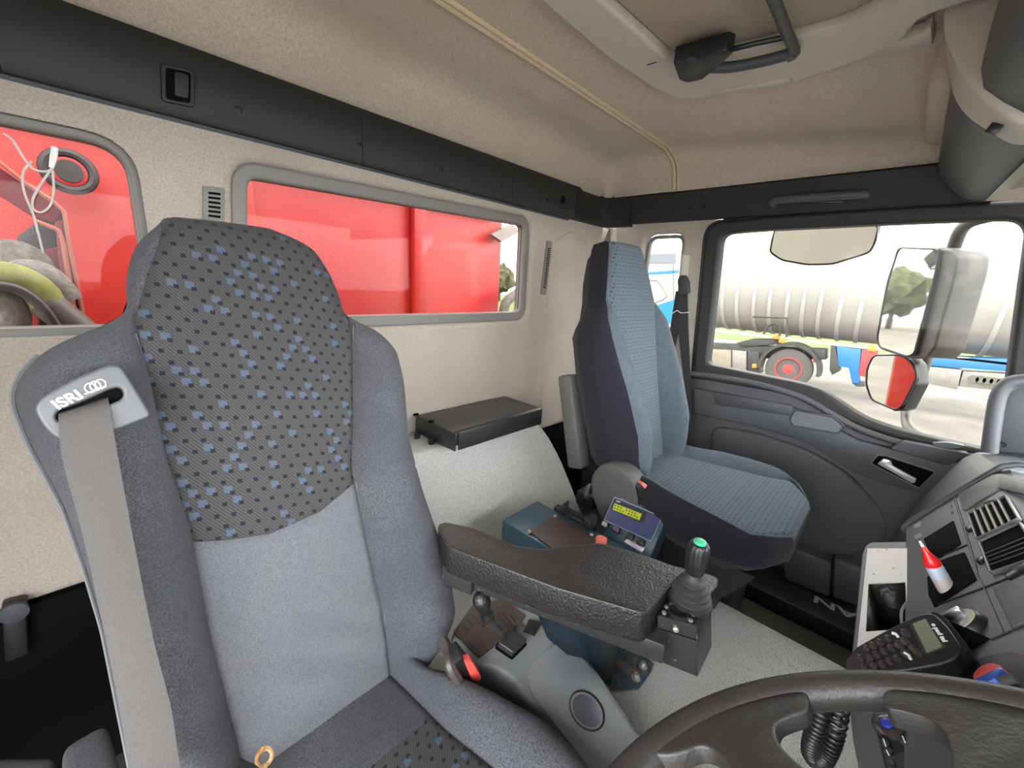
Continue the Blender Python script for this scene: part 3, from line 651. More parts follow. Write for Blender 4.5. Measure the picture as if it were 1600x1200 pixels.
def regPC(k, nc, u, v):
    if k < nc[0]*.45: return 'back'
    if k < nc[0] or k >= nc[0]+nc[1]: return 'seat_cushion'
    return 'seat_pattern_panel' if v > .075 else 'seat_rear_panel'
parts, _ = pad(FPC, oL, oR, iL2, iR2, -.03, .425, 1, .022, lambda v, t: .028*math.sin(math.pi*t)**.8*float(np.interp(v, [0, .1, .3, .42], [.5, 1, .8, 0])), .125, nrow=80, ncol=(18, 34, 18), region=regPC, seam=.004, ins_dome=.006)
for n, b in parts.items(): finish({'back': 'cushion_side'}.get(n, n), b, MT[{'seat_cushion': 'velourblue', 'seat_pattern_panel': 'patB', 'seat_rear_panel': 'velourblue', 'back': 'velourside'}[n]], PS, sharp=60)
b = bmesh.new(); loft(b, [[V3((1.15+sx*w, y, z)) for sx, y in ((-1, yb), (-1, yf), (1, yf), (1, yb))] for z, w, yb, yf in ((-.60, .20, .46, .12), (-.66, .19, .46, .15), (-.74, .16, .44, .20), (-.79, .12, .42, .2))], closed=True)
finish('base_cover', b, MT['black'], PS)
b = bmesh.new(); box(b, (1.26, .32, -.915), (.24, .26, .27), .02); finish('pedestal', b, MT['shelld'], PS)
# hinge cover (big round shell) + back strip
FH = Frame((.925, 0, 0), (0, -1, 0), (0, 0, 1)); FH = Frame((.965, 0, 0), (0, 1, 0), (0, 0, 1)); FH.N = V3([-1, 0, 0])
hc = FH.poly([(932, 770), (930, 742), (940, 726), (955, 719), (975, 722), (995, 738), (1005, 756), (1004, 790), (990, 810), (950, 815)])
b = bmesh.new(); prism(b, FH, rpoly(hc, .02), -.03, .03, .012, 3); o = finish('hinge_cover', b, MT['seatshell'], PS); o['label'] = 'grey round hinge cover'
b = bmesh.new(); prism(b, FPS, [(-.20, .02), (-.15, .02), (-.15, .30), (-.20, .30)], -.17, -.12, .008); finish('back_shell', b, MT['seatshell'], PS)
F3 = Frame(P(1008, 765, z=-.50), (1, -.6, 0), (.1, .1, 1))
b = bmesh.new(); prism(b, F3, rpoly(F3.poly([(996, 762), (1004, 754), (1022, 768), (1018, 792), (1002, 790)]), .004), -.03, .0, .003); finish('buckle', b, MT['black'], PS)
b = bmesh.new(); prism(b, F3, rpoly(F3.poly([(1002, 757), (1006, 754), (1021, 766), (1019, 773), (1015, 772)], .003), .002), -.02, .003, .001); finish('buckle_button', b, MT['redknob'], PS)['label'] = 'faded red release button'
# passenger belt on the pillar
PB = thing('seat_belt', 'black seat belt hanging from the beige pillar behind the passenger door', 'seat belt')
FQ = Frame((1.66, 0, 0), (0, -1, 0), (0, 0, 1))
b = bmesh.new(); prism(b, FQ, rpoly(FQ.poly([(1060, 438), (1064, 430), (1072, 430), (1077, 440), (1078, 458), (1062, 462)]), .006), -.01, .012, .006); finish('anchor_cover', b, MT['rubber'], PB)
def web(pl, pr, F, name, mt):
    l3 = smoothpath([F.pt(*F.px(x, y, w), w) for x, y, w in pl], 6); r3 = smoothpath([F.pt(*F.px(x, y, w), w) for x, y, w in pr], 6)
    b = bmesh.new(); loft(b, [[l, r, r-F.N*.0015, l-F.N*.0015] for l, r in zip(l3, r3)], closed=True); return finish(name, b, MT[mt], PB)
web([(1056, 455, 0), (1052, 480, .0), (1044, 530, .0), (1030, 575, .0)], [(1072, 455, 0), (1066, 490, 0), (1058, 530, 0), (1046, 575, .0)], FQ, 'shoulder_webbing', 'webbingd')
web([(1058, 455, .002), (1060, 520, .002), (1068, 600, .002), (1070, 700, .002)], [(1074, 455, .002), (1076, 520, .002), (1079, 600, .002), (1079, 712, .002)], FQ, 'lower_webbing', 'webbingd')
b = bmesh.new(); tube(b, [FQ.pt(*FQ.px(x, y, .006), .006) for x, y in ((1050, 490), (1058, 485), (1064, 489), (1077, 488))], .0016, 6); finish('clip', b, MT['logo'], PB)
t = thing('belt_height_adjuster', 'beige slotted belt height adjuster on the pillar above the belt', 'belt adjuster')
hp = FD.poly([(1065, 397), (1083, 397), (1079, 440), (1061, 440)]); plate('cover', FD, rpoly(hp, .004), [rpoly(scalepoly(hp, -.010), .003)], -.002, .005, MT['wallcloth'], t, bev=.001)
b = bmesh.new(); prism(b, FD, scalepoly(hp, -.009), -.001, .002); finish('slide', b, MT['hatchp'], t)
# ================================================================== VENTS on the back wall
def vent(corners, n, label, vert=True):
    t = thing('wall_vent', label, 'air vent', group='air vents on the back wall')
    q = FW.poly(corners, .004); b = bmesh.new(); prism(b, FW, rpoly(q, .003), -.002, .005, .001); finish('cover', b, MT['frame'], t)
    (ax, ay), (bx, by), (cx, cy), (dx, dy) = q
    b = bmesh.new()
    for i in range(n):
        s = (i+.5)/n; s = .12+.76*s
        l = V3([ax+(dx-ax)*s, ay+(dy-ay)*s]); r = V3([bx+(cx-bx)*s, by+(cy-by)*s]); A = l+(r-l)*.24; B = l+(r-l)*.80; h = abs(dy-ay)/n*.2
        prism(b, FW, [(A[0], A[1]-h), (B[0], B[1]-h), (B[0], B[1]+h), (A[0], A[1]+h)], .004, .0056)
    finish('slot', b, MT['void'], t)
vent([(317, 290), (351, 294), (351, 350), (317, 346)], 6, 'beige vent peeping above the driver seat, left of the rear window')
vent([(855, 376), (863, 377), (853, 461), (845, 460)], 22, 'tall narrow beige vent right of the rear window')
# ================================================================== ENGINE COVER between the seats
EC = thing('engine_cover', 'grey speckled carpeted engine tunnel between the two seats', 'engine cover', (.75, .3, ZF))
b = bmesh.new()
prf = [(-.90, -.82), (-.3, -.805), (.2, -.80), (.60, -.80), (.68, -.79), (.73, -.74), (.79, -.66), (.87, -.54), (.905, -.492), (.93, -.478), (1.045, -.476)]
rings = []
for y, z in smoothpath([(y, 0, z) for y, z in prf], 4) and [(p[0], p[2]) for p in smoothpath([(y, 0, z) for y, z in prf], 4)]:
    xr = 1.11 if y < .6 else float(np.interp(y, [.6, .70, .76, .82, .87, .90, .925, 1.05], [1.12, 1.16, 1.172, 1.172, 1.155, 1.135, 1.11, 1.09]))
    ring = [V3((.425, y, ZF)), V3((.425, y, z-.03)), V3((.44, y, z))]+[V3((x, y, z)) for x in np.linspace(.5, xr-.05, 8)]+[V3((xr-.02, y, z-.004)), V3((xr-.006, y, z-.015)), V3((xr, y, z-.04)), V3((xr+.015, y, ZF))]
    rings.append(ring)
loft(b, rings, closed=True)
finish('carpet', b, MT['carpet'], EC, sharp=60)
# black metal box on top of the cover
BX = thing('metal_box', 'flat black metal box lying on the carpeted hump under the rear window', 'box', (.85, .95, -.476))
x0, x1, y0, y1, zt, zb = .682, 1.068, .845, 1.03, -.416, -.472
b = bmesh.new(); add(b, *prism_vf([(x0, y0+.004, zb+.012), (x0, y0+.004, zt-.008), (x0, y0+.010, zt), (x0, y1, zt), (x0, y1, zb+.01)][::1], [(x1, y0+.004, zb+.012), (x1, y0+.004, zt-.008), (x1, y0+.010, zt), (x1, y1, zt), (x1, y1, zb+.01)]), .002); finish('lid', b, MT['blackmetal'], BX)
b = bmesh.new(); box(b, ((x0+x1)/2+.004, y0, (zt+zb)/2-.002), (x1-x0-.016, .004, zt-zb-.002), .001); finish('front_flap', b, MT['blackmetal'], BX)
b = bmesh.new(); box(b, (x0-.002, (y0+y1)/2, (zt+zb)/2), (.004, y1-y0+.01, zt-zb), .0015); finish('side_flap', b, MT['blackmetal'], BX)
for q in ((650, 647), (674, 658)):
    b = bmesh.new(); c = P(*q, z=zt+.001); F = Frame(c, (1, 0, 0), (0, 1, 0)); lathe(b, F, [(.009, -.003), (.009, .0008), (.007, .001)], 16); finish('hole', b, MT['void'], BX)
for q in ((652, 682), (674, 690)):
    b = bmesh.new(); c = P(*q, z=-.47); box(b, c, (.016, .012, .02), .002); finish('clip', b, MT['black'], BX)
# ================================================================== BLUE CRANE CONTROL BOX
CB = thing('crane_control_box', 'blue metal control box with green display, keypad and red knob', 'control box', (.82, .45, -.79))
zdk = -.60
A = P(854, 793, z=zdk); B_ = P(800, 820, z=zdk); 
b = bmesh.new()
xa, xb_, yb, yf = .700, .92, B_[1]+.035, .30
add(b, *prism_vf([(xa-.012, yb, -.79), (xa-.012, yb, zdk-.002), (.83, yb, zdk), (.84, yb, -.79)], [(xa-.012, yf, -.79), (xa-.012, yf, zdk-.002), (.83, yf, zdk), (.84, yf, -.79)]), .003)
finish('housing', b, MT['teal'], CB)
FDk = Frame((0, 0, zdk), (1, 0, 0), (0, 1, 0))
dk = FDk.poly([(827, 830), (867, 805), (928, 837), (970, 870), (940, 900), (880, 870)], .002); b = bmesh.new(); prism(b, FDk, dk, .0, .003, .001); finish('deck_plate', b, MT['buttonpad'], CB)
for q in ((827, 831), (867, 807), (924, 836)):
    b = bmesh.new(); u, v = FDk.px(*q, .003); lathe(b, FDk, [(.0045, .002), (.0045, .006), (.003, .0075)], 10, (u, v)); finish('screw', b, MT['bolt'], CB)
# display head, tilted towards the driver
th = math.radians(38); FZ = Frame(P(945, 812, z=zdk+.004), (0, -1, 0), (math.sin(th), 0, math.cos(th)))
hd = FZ.poly([(922, 838), (962, 771), (1036, 803), (1000, 885)]); us = [p[0] for p in hd]; 
u0_, u1_ = FZ.px(922, 838)[0]-.0, FZ.px(1034, 805)[0]+.012; vlo, vhi = -.050, FZ.px(962, 772)[1]
b = bmesh.new(); prism(b, FZ, [(u0_+.03, vlo), (u1_, vlo), (u1_, vhi), (u0_+.03, vhi)], -.055, -.002, .004); finish('display_housing', b, MT['teal'], CB)
kp = FZ.poly([(960, 777), (1034, 808), (1017, 845), (944, 812)], .001); b = bmesh.new(); prism(b, FZ, rpoly(kp, .004), -.003, .0005); kpo = finish('keypad', b, MT['navy'], CB)
plate('keypad_rim', FZ, rpoly(scalepoly(kp, .0015), .004), [rpoly(kp, .004)], -.002, .0012, MT['silver'], CB, bev=.0004)
b = bmesh.new(); prism(b, FZ, FZ.poly([(960, 780), (1012, 801), (1004, 818), (954, 795)], .001), .0, .0010); finish('display_bezel', b, MT['black'], kpo)
lq = FZ.poly([(960, 786), (1003, 803), (999, 813), (957, 796)], .0015); b = bmesh.new(); prism(b, FZ, lq, .0009, .0015); lcd = finish('display', b, MT['lcd'], CB); lcd['label'] = 'glowing yellow-green display'
for i in range(2):
    for k in range(9):
        if (i*9+k) % 5 == 3: continue
        s = (k+.6)/9.6; c = V3(lq[0])*(1-s)+V3(lq[1])*s; d = V3(lq[3])*(1-s)+V3(lq[2])*s; q = c+(d-c)*(.3+.4*i); b = bmesh.new(); box(b, (q[0], q[1], .0017), (.0032, .0034, .0004), 0, FZ); finish('character', b, MT['leathertop'], lcd)
ang = math.atan2(FZ.px(1034, 808)[1]-FZ.px(960, 777)[1], FZ.px(1034, 808)[0]-FZ.px(960, 777)[0])
text('maker_mark', 'HMF', FZ, FZ.px(966, 784, .001), .006, MT['logo'], kpo, rot=ang, w=.001)
for q, r in (((960, 808), .004), ((972, 812), .004), ((985, 818), .004), ((1012, 813), .0055), ((1010, 820), .0045), ((1003, 828), .006)):
    b = bmesh.new(); u, v = FZ.px(*q, .001); tube(b, [FZ.pt(u+r*.8*math.cos(a), v+r*math.sin(a), .0012) for a in np.linspace(0, 2*math.pi, 18)[:-1]], .0006, 5, closed=True); lathe(b, FZ, [(r*.35, .0005), (r*.3, .0016)], 8, (u, v)); finish('key', b, MT['guide'], kpo)
for q, m, nm in (((945, 819), 'greykey', 'push_button'), ((963, 827), 'guide', 'push_button'), ((984, 838), 'black', 'rocker_switch'), ((1001, 847), 'black', 'rocker_switch')):
    u, v = FZ.px(*q, .008); b = bmesh.new(); box(b, (u, v, .004), (.019, .016, .012), .002, FZ); o = finish(nm, b, MT['black'], CB)
    b = bmesh.new(); box(b, (u, v, .0105), (.014, .011, .002), .0006, FZ); finish('button_cap', b, MT[m], o)
b = bmesh.new(); prism(b, FZ, FZ.poly([(975, 847), (982, 841), (1010, 856), (1003, 864)]), -.001, .003, .001); finish('hinge_strip', b, MT['silver'], CB)
# red knob
b = bmesh.new(); F = Frame(P(938, 856, z=zdk+.003), (1, 0, 0), (0, 1, 0)); lathe(b, F, [(.012, 0), (.007, .004), (.007, .012), (.0125, .014), (.0135, .020), (.0125, .026), (.004, .028)], 20); o = finish('stop_knob', b, MT['redknob'], CB); o['label'] = 'faded red mushroom knob'
b = bmesh.new(); lathe(b, F, [(.018, -.001), (.018, .002), (.013, .0025)], 20); finish('yellow_ring', b, MT['lcd'], CB)
# bracket frame behind the box and loose parts
t = thing('black_bracket', 'narrow black metal tray holder standing between control box and passenger seat', 'bracket')
a, c = P(868, 792, z=-.58), P(924, 822, z=-.59)
F = Frame(a, c-a, (0, 0, 1)); L_ = np.linalg.norm(c-a); b = bmesh.new(); box(b, (L_/2, 0, 0), (L_, .012, .02), .002, F); box(b, (L_*.95, .01, -.0), (.02, .03, .04), .003, F); box(b, (L_*.25, .012, 0), (.006, .03, .03), .001, F); finish('rail', b, MT['black'], t)
b = bmesh.new(); box(b, (L_/2, -.06, -.03), (L_, .10, .03), .004, F); finish('tray', b, MT['black'], t)
t = thing('handbrake_unit', 'small dark lever block on the carpet behind the blue control box', 'lever block')
c = P(925, 775, z=-.72); b = bmesh.new(); box(b, c, (.10, .07, .05), .006); finish('block', b, MT['black'], t)
b = bmesh.new(); tube(b, smoothpath([c+V3((-.07, -.02, .03)), c+V3((-.03, 0, .045)), c+V3((.03, .0, .03))], 6), .010, 10); finish('lever', b, MT['guide'], t)
# ================================================================== PEDESTAL
t = thing('armrest_pedestal', 'dark blue steel post with rusty bolted foot plate under the armrest', 'pedestal', (.7, .3, -.80))
ft = Frame((0, 0, -.797), (1, 0, 0), (0, 1, 0))
b = bmesh.new(); prism(b, ft, ft.poly([(962, 1005), (972, 1002), (1021, 1040), (1016, 1052), (998, 1077), (961, 1078), (950, 1070)]), .0, .007, .001); finish('foot_plate', b, MT['rust'], t)
for q in ((1005, 1040), (994, 1058)):
    b = bmesh.new(); u, v = ft.px(*q, .01); lathe(b, ft, [(.009, .006), (.009, .009), (.0065, .010)], 16, (u, v)); lathe(b, ft, [(.0062, .009), (.0062, .017), (.005, .019)], 6, (u, v)); finish('bolt', b, MT['bolt'], t)
b = bmesh.new()
p1, p2 = P(957, 1066, z=-.79), P(967, 1005, z=-.79)
base = [V3((.66, .25, -.79)), V3((.71, .235, -.79)), V3((.745, .30, -.79)), V3((.67, .34, -.79))]
bl = P(955, 1072, z=-.79); br = P(967, 1012, z=-.79)
base = [bl, br, br+V3((.0, .10, 0)), bl+V3((-.06, .08, 0))]
tl = P(893, 985, z=-.56); tr = P(963, 990, z=-.56)
top = [tl, tr, tr+V3((.03, .09, 0)), tl+V3((0, .09, 0))]
add(b, *prism_vf(base, top), .004); finish('post', b, MT['tealdark'], t)
# ================================================================== CRANE ARMREST with joystick
AR = thing('crane_controller', 'long black leather armrest beside the driver seat carrying a crane joystick', 'armrest', (.55, .4, -.8))
ZA = -.43
FA = Frame(P(1013, 956, z=ZA), (.337, -.942, 0), (.942, .337, 0))
top = FA.poly([(683, 823), (692, 815), (738, 824), (806, 852), (850, 858), (887, 852), (940, 848), (1004, 866), (1053, 884), (1112, 898), (1122, 903), (1121, 915), (1106, 931), (1098, 923), (1064, 904), (1048, 914), (1013, 956), (1003, 957), (870, 918), (699, 854)])
def padded(name, F, poly, w_top, w_bot, r, mat, par, wfun=None, sub=4):
    """closed pad: outline rings shrink towards top and bottom, top cap triangulated"""
    rings = []
    for k in range(sub+1):
        a = math.pi/2*k/sub; d = -r*(1-math.cos(a)); rings.append((scalepoly(poly, d), w_top-r+r*math.sin(a)))
    lo = []
    for k in range(sub+1):
        a = math.pi/2*k/sub; lo.append((scalepoly(poly, -r*.6*(1-math.cos(a))), w_bot+r*.6*(1-math.sin(a))))
    allr = lo[::-1]+rings; b = bmesh.new()
    R3 = [[F.pt(u, v, w+(wfun(u, v) if wfun and w > (w_top+w_bot)/2 else 0)) for u, v in p] for p, w in allr]
    n = len(poly); vs = [p for r_ in R3 for p in r_]; fs = [(i*n+k, i*n+(k+1) % n, (i+1)*n+(k+1) % n, (i+1)*n+k) for i in range(len(R3)-1) for k in range(n)]
    from mathutils.geometry import tessellate_polygon
    for base, ring in ((0, allr[0][0]), ((len(R3)-1)*n, allr[-1][0])):
        fs += [tuple(base+i for i in t) for t in tessellate_polygon([[Vector((u, v, 0)) for u, v in ring]])]
    add(b, vs, fs); return finish(name, b, mat, par, sharp=50)
tp = rpoly(top, .009, 4)
padded('leather_pad', FA, tp, .0, -.052, .0045, MT['leather'], AR)
b = bmesh.new(); tube(b, [FA.pt(u, v, -.0018) for u, v in scalepoly(tp, -.0008)], .0014, 6, closed=True); finish('edge_line', b, MT['leathertop'], AR)
lo_ = FA.poly([(714, 894), (1029, 1001)], -.055); rl0, rl1 = lo_[0], lo_[1]
b = bmesh.new(); box(b, ((rl0[0]+rl1[0])/2, rl0[1]*.5+rl1[1]*.5+.03, -.072), (abs(rl1[0]-rl0[0])+.02, .055, .034), .003, FA); finish('support_rail', b, MT['blackmetal'], AR)
b = bmesh.new(); box(b, (rl0[0]-.0, rl0[1]+.028, -.07), (.06, .06, .04), .004, FA); finish('rail_joint', b, MT['blackmetal'], AR)
FJ = Frame((0, 0, -.455), FA.U, FA.V)
jt = FJ.poly([(1027, 962), (1089, 979), (1111, 932), (1050, 915)]); jb = [V3(p) for p in jt]
b = bmesh.new()
botp = FJ.poly([(1029, 1033), (1090, 1058), (1112, 1010), (1060, 985)], -.105)
add(b, *prism_vf([FJ.pt(*p, -.105) for p in botp], [FJ.pt(*p, 0) for p in jt]), .0012); JB = finish('joystick_box', b, MT['blackmetal'], AR)
b = bmesh.new(); inn = scalepoly(jt, -.003); prism(b, FJ, inn, -.001, .0012); finish('top_plate', b, MT['black'], JB)
for q in ((1038, 957), (1042, 948), (1083, 960), (1079, 969)):
    b = bmesh.new(); u, v = FJ.px(*q, .002); lathe(b, FJ, [(.0035, .0), (.0035, .003), (.0022, .0035)], 12, (u, v)); finish('rivet', b, MT['bolt'], JB)
nf = V3(FJ.pt(*jt[1], 0))-V3(FJ.pt(*jt[0], 0)); FF = Frame(FJ.pt(*jt[0], 0), nf, (0, 0, 1))
b = bmesh.new(); u, v = FF.px(1056, 984, .001); lathe(b, FF, [(.0042, -.003), (.0042, .002), (.0025, .003)], 14, (u, v)); finish('rivet', b, MT['bolt'], JB)
b = bmesh.new(); tube(b, [FF.pt(*FF.px(x, y, .0006), .0006) for x, y in ((1029, 982), (1088, 1000))], .0008, 5); finish('fold_line', b, MT['void'], JB)
# joystick
c0 = FJ.px(1076, 940, .004); ub, vb = c0
b = bmesh.new(); prism(b, FJ, rpoly([(ub-.028, vb-.024), (ub+.022, vb-.024), (ub+.022, vb+.024), (ub-.028, vb+.024)], .004), .001, .010, .001); JS = finish('joystick', b, MT['black'], AR)
b = bmesh.new(); prf = [(.030, .006), (.031, .010)]
for k, r in enumerate((.030, .027, .0235, .019)): z = .012+k*.0085; prf += [(r-.004, z), (r, z+.002), (r, z+.0045), (r-.004, z+.0065)]
prf += [(.011, .048), (.010, .056)]
lathe(b, FJ, prf, 32, c0); finish('bellows', b, MT['rubber'], JS)
b = bmesh.new(); n = 24; prf = [(.0085, .052), (.0135, .058), (.0155, .075), (.0158, .090), (.0150, .100), (.0125, .104), (.010, .105)]
vs = []; fs = []
for i, (r, w) in enumerate(prf):
    for k in range(n*2): rr = r*(1-.06*(k % 4 < 2)*(1 if 0 < i < 5 else 0)); a = math.pi*k/n; vs.append(FJ.pt(ub+rr*math.cos(a), vb+rr*math.sin(a), w))
for i in range(len(prf)-1):
    for k in range(2*n): fs.append((i*2*n+k, i*2*n+(k+1) % (2*n), (i+1)*2*n+(k+1) % (2*n), (i+1)*2*n+k))
fs.append(tuple(range((len(prf)-1)*2*n, len(prf)*2*n))); add(b, vs, fs); finish('grip', b, MT['black'], JS)
b = bmesh.new(); lathe(b, FJ, [(.0085, .103), (.0085, .1085), (.007, .1095)], 20, c0); finish('thumb_button', b, MT['green'], JS)['label'] = 'green thumb button'
b = bmesh.new(); cc = FJ.px(1060, 957, .008); lathe(b, FJ, [(.013, .001), (.014, .010), (.0125, .010), (.0115, .004)], 24, cc, 1.0, .8); finish('rocker_shroud', b, MT['black'], JB)
# ================================================================== SIDE CONSOLE with gear lever
SC = thing('side_console', 'dark grey console beside the driver seat with gear lever and cup disc', 'console', (.5, .3, -.8))
FK = Frame(P(860, 1040, z=-.67), (1, 0, 0), (0, 1, .22))
bd = FK.poly([(705, 1000), (709, 985), (738, 944), (800, 928), (850, 962), (888, 985), (945, 1060), (1005, 1150), (1040, 1210), (960, 1290), (900, 1180), (850, 1118), (822, 1092), (800, 1058), (770, 1042), (735, 1040)])
b = bmesh.new(); prism(b, FK, bd, -.10, 0, .012, 3); finish('body', b, MT['cons'], SC)
lid = FK.poly([(822, 1055), (835, 1032), (862, 1010), (882, 1001), (897, 1010), (945, 1080), (1005, 1165), (950, 1240), (868, 1135), (828, 1082)], .001)
b = bmesh.new(); prism(b, FK, rpoly(lid, .01), -.002, .004, .0018); LI = finish('lid', b, MT['cons'], SC)
b = bmesh.new(); c = FK.px(917, 1109, .005); lathe(b, FK, [(.030, .002), (.030, .006), (.0275, .0055), (.027, .002)], 40, c, .98, 1.04); finish('cup_ring', b, MT['black'], LI)
b = bmesh.new(); lathe(b, FK, [(.027, .002), (.026, .0035), (.018, .0055), (.006, .0065)], 40, c, .98, 1.04); finish('cup_disc', b, pm('disc violet grey', (.075, .078, .095), .4), LI)
pdv = FK.poly([(708, 988), (738, 945), (786, 936), (823, 962), (800, 988), (748, 1028)], .003)
b = bmesh.new(); prism(b, FK, rpoly(pdv, .003), -.002, .004, .001); PD = finish('button_pad', b, MT['buttonpad'], SC)
def cellgrid():
    a, c_, d = V3(FK.px(712, 986, .004)), V3(FK.px(740, 950, .004)), V3(FK.px(748, 1022, .004)); U_ = c_-a; V_ = d-a; return a, U_, V_
a, U_, V_ = cellgrid()
for i in range(4):
    for k in range(3):
        if (i, k) in ((1, 1), (1, 2), (2, 2)): continue
        o_ = a+U_*(.06+i*.24)+V_*(.06+k*.32); q = [o_, o_+U_*.19, o_+U_*.19+V_*.27, o_+V_*.27]; b = bmesh.new(); prism(b, FK, [tuple(p) for p in q], .003, .006, .001); finish('blank_key', b, MT['buttonpad'], PD)
for i in range(3):
    a2 = V3(FK.px(776, 955, .004)); U2 = V3(FK.px(806, 962, .004))-a2; V2 = V3(FK.px(790, 975, .004))-a2; q0 = a2+U2*(i*.36); q = [q0, q0+U2*.3, q0+U2*.3+V2, q0+V2]
    b = bmesh.new(); prism(b, FK, [tuple(p) for p in q], .003, .006, .001); finish('blank_key', b, MT['buttonpad'], PD)
sq_ = FK.poly([(776, 1011), (789, 988), (806, 994), (822, 1005), (800, 1027)], .004)
b = bmesh.new(); prism(b, FK, rpoly(scalepoly(sq_, .003), .003), .0, .004, .001); finish('lever_recess', b, MT['void'], SC)
b = bmesh.new(); prism(b, FK, rpoly(sq_, .004), .0, .017, .005, 3); GL = finish('gear_lever', b, MT['lever'], SC)
pa = FK.pt(*FK.px(790, 998, .015), .015); pbb = P(762, 965, z=-.575); pc = P(753, 940, z=-.535)
b = bmesh.new(); tube(b, [pa, (pa+pbb)/2, pbb], [.0045, .007, .0065], 14); finish('lever_shaft', b, MT['lever'], GL)
ax = (pc-pbb)/np.linalg.norm(pc-pbb); b = bmesh.new(); tube(b, [pbb-ax*.004, pbb, pbb+ax*.006, pbb+ax*.012, pbb+ax*.022, pc-ax*.006, pc+ax*.006, pc+ax*.016, pc+ax*.020], [.008, .0125, .0125, .009, .010, .0145, .0155, .011, .004], 20); finish('lever_knob', b, MT['leather'], GL)
b = bmesh.new(); prism(b, FK, FK.poly([(826, 968), (848, 972), (836, 992), (818, 985)], .004), -.001, .006, .001); finish('coin_slot', b, MT['black'], SC)
# ================================================================== DASHBOARD
DB = thing('dashboard', 'slate grey dashboard with air vents, switches and centre console', 'dashboard', (.9, -.2, ZF))
yz = [(-.30, -.80), (-.20, -.62), (-.120, -.44), (-.085, -.414), (-.163, -.273), (-.180, -.258), (-.215, -.255), (-.55, -.275), (-.60, -.80)]
b = bmesh.new(); 
r_ = lambda x, pts: [V3((x, y, z)) for y, z in pts]
loft(b, [r_(.10, yz), r_(1.05, yz)], closed=True); finish('centre_body', b, MT['dash'], DB, sharp=30)
yp = [(-.10, -.80), (-.125, -.60), (-.140, -.545), (-.155, -.50), (-.195, -.395), (-.215, -.372), (-.26, -.36), (-.55, -.36), (-.60, -.80)]
ym = [(-.17, -.80), (-.16, -.60), (-.14, -.47), (-.125, -.415), (-.172, -.285), (-.195, -.266), (-.23, -.260), (-.55, -.275), (-.60, -.80)]
b = bmesh.new(); loft(b, [r_(1.05, ym), r_(1.30, [tuple(V3(a)*.5+V3(c)*.5) for a, c in zip(ym, yp)]), r_(1.62, yp)], closed=True); finish('passenger_body', b, MT['dash'], DB, sharp=30)
F_ = lambda w: Frame((1.05, -.085, -.414), (0, -.078, .141), (1, 0, 0))
FN = F_(0)
b = bmesh.new(); tube(b, [V3((1.05, y, z)) for y, z in smoothpath([(-.088, -.425, 0), (-.084, -.414, 0), (-.12, -.345, 0), (-.163, -.270, 0), (-.178, -.252, 0), (-.215, -.245, 0), (-.40, -.25, 0)], 6) for _ in (0,)] if False else [V3((1.05, p[0], p[1])) for p in smoothpath([(-.088, -.425, 0), (-.084, -.414, 0), (-.12, -.345, 0), (-.163, -.270, 0), (-.178, -.252, 0), (-.215, -.245, 0), (-.40, -.25, 0)], 6)], .005, 10); finish('console_rim', b, MT['dark2'], DB)
def panel(pts, w0, w1, m, name, r=.003, bev=.001, par=None):
    b = bmesh.new(); prism(b, FN, rpoly(FN.poly(pts, w1), r), w0, w1, bev); return finish(name, b, MT[m], par or DB)
def seamline(pts, name='seam', m='black', r=.0008, w=.0008):
    b = bmesh.new(); tube(b, [FN.pt(*FN.px(x, y, w), w) for x, y in pts], r, 5); return finish(name, b, MT[m], DB)
panel([(1497, 771), (1549, 742), (1562, 740), (1600, 748), (1640, 765), (1640, 800), (1600, 772), (1560, 762), (1504, 797)], -.001, .003, 'dashlight', 'top_panel')
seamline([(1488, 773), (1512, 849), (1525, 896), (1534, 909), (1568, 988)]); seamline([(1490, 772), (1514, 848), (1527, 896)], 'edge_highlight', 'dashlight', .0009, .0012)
seamline([(1467, 870), (1514, 850)]); seamline([(1459, 947), (1540, 917), (1600, 893)]); seamline([(1548, 999), (1600, 976)])
panel([(1442, 842), (1489, 813), (1501, 849), (1467, 871), (1452, 866)], -.002, .0015, 'void', 'cubby')
SL = panel([(1448, 902), (1469, 875), (1506, 862), (1525, 905), (1459, 948), (1450, 930)], -.002, .0015, 'void', 'storage_slot')
panel([(1550, 919), (1640, 880), (1640, 950), (1579, 981)], -.001, .002, 'dash', 'blank_panel')
# vents
def ventbox(q, n, name, closed=False):
    o = panel(q, -.002, .002, 'void', name, .004)
    uv = [V3(p) for p in FN.poly(q, .003)]
    plate('vent_rim', FN, rpoly([tuple(p) for p in scalepoly(uv, .003)], .004), [rpoly([tuple(p) for p in uv], .003)], -.001, .005, MT['dashlight'], o, bev=.001)
    for k in range(n):
        s = (k+1)/(n+1); a = uv[0]+(uv[1]-uv[0])*s; c = uv[3]+(uv[2]-uv[3])*s; b = bmesh.new(); d = (uv[1]-uv[0])/np.linalg.norm(uv[1]-uv[0])*.0013
        if closed: a = uv[0]+(uv[3]-uv[0])*(.3+.6*s); c = uv[1]+(uv[2]-uv[1])*(.3+.6*s); d = (uv[3]-uv[0])/np.linalg.norm(uv[3]-uv[0])*.0010
        prism(b, FN, [tuple(a-d), tuple(c-d), tuple(c+d), tuple(a+d)], .001, .0045 if not closed else .003); finish('slat', b, MT['black' if closed else 'hatchp'], o)
    return o
ventbox([(1514, 802), (1570, 776), (1590, 811), (1528, 841)], 5, 'air_vent')
ventbox([(1532, 846), (1592, 818), (1625, 870), (1550, 894)], 4, 'air_vent', True)
for pts in ([(1521, 792), (1535, 782), (1551, 777), (1551, 781), (1536, 787), (1523, 796)], [(1566, 896), (1583, 884), (1604, 876), (1604, 882), (1585, 890), (1569, 900)], ): panel(pts, 0, .006, 'black', 'thumbwheel', .002)
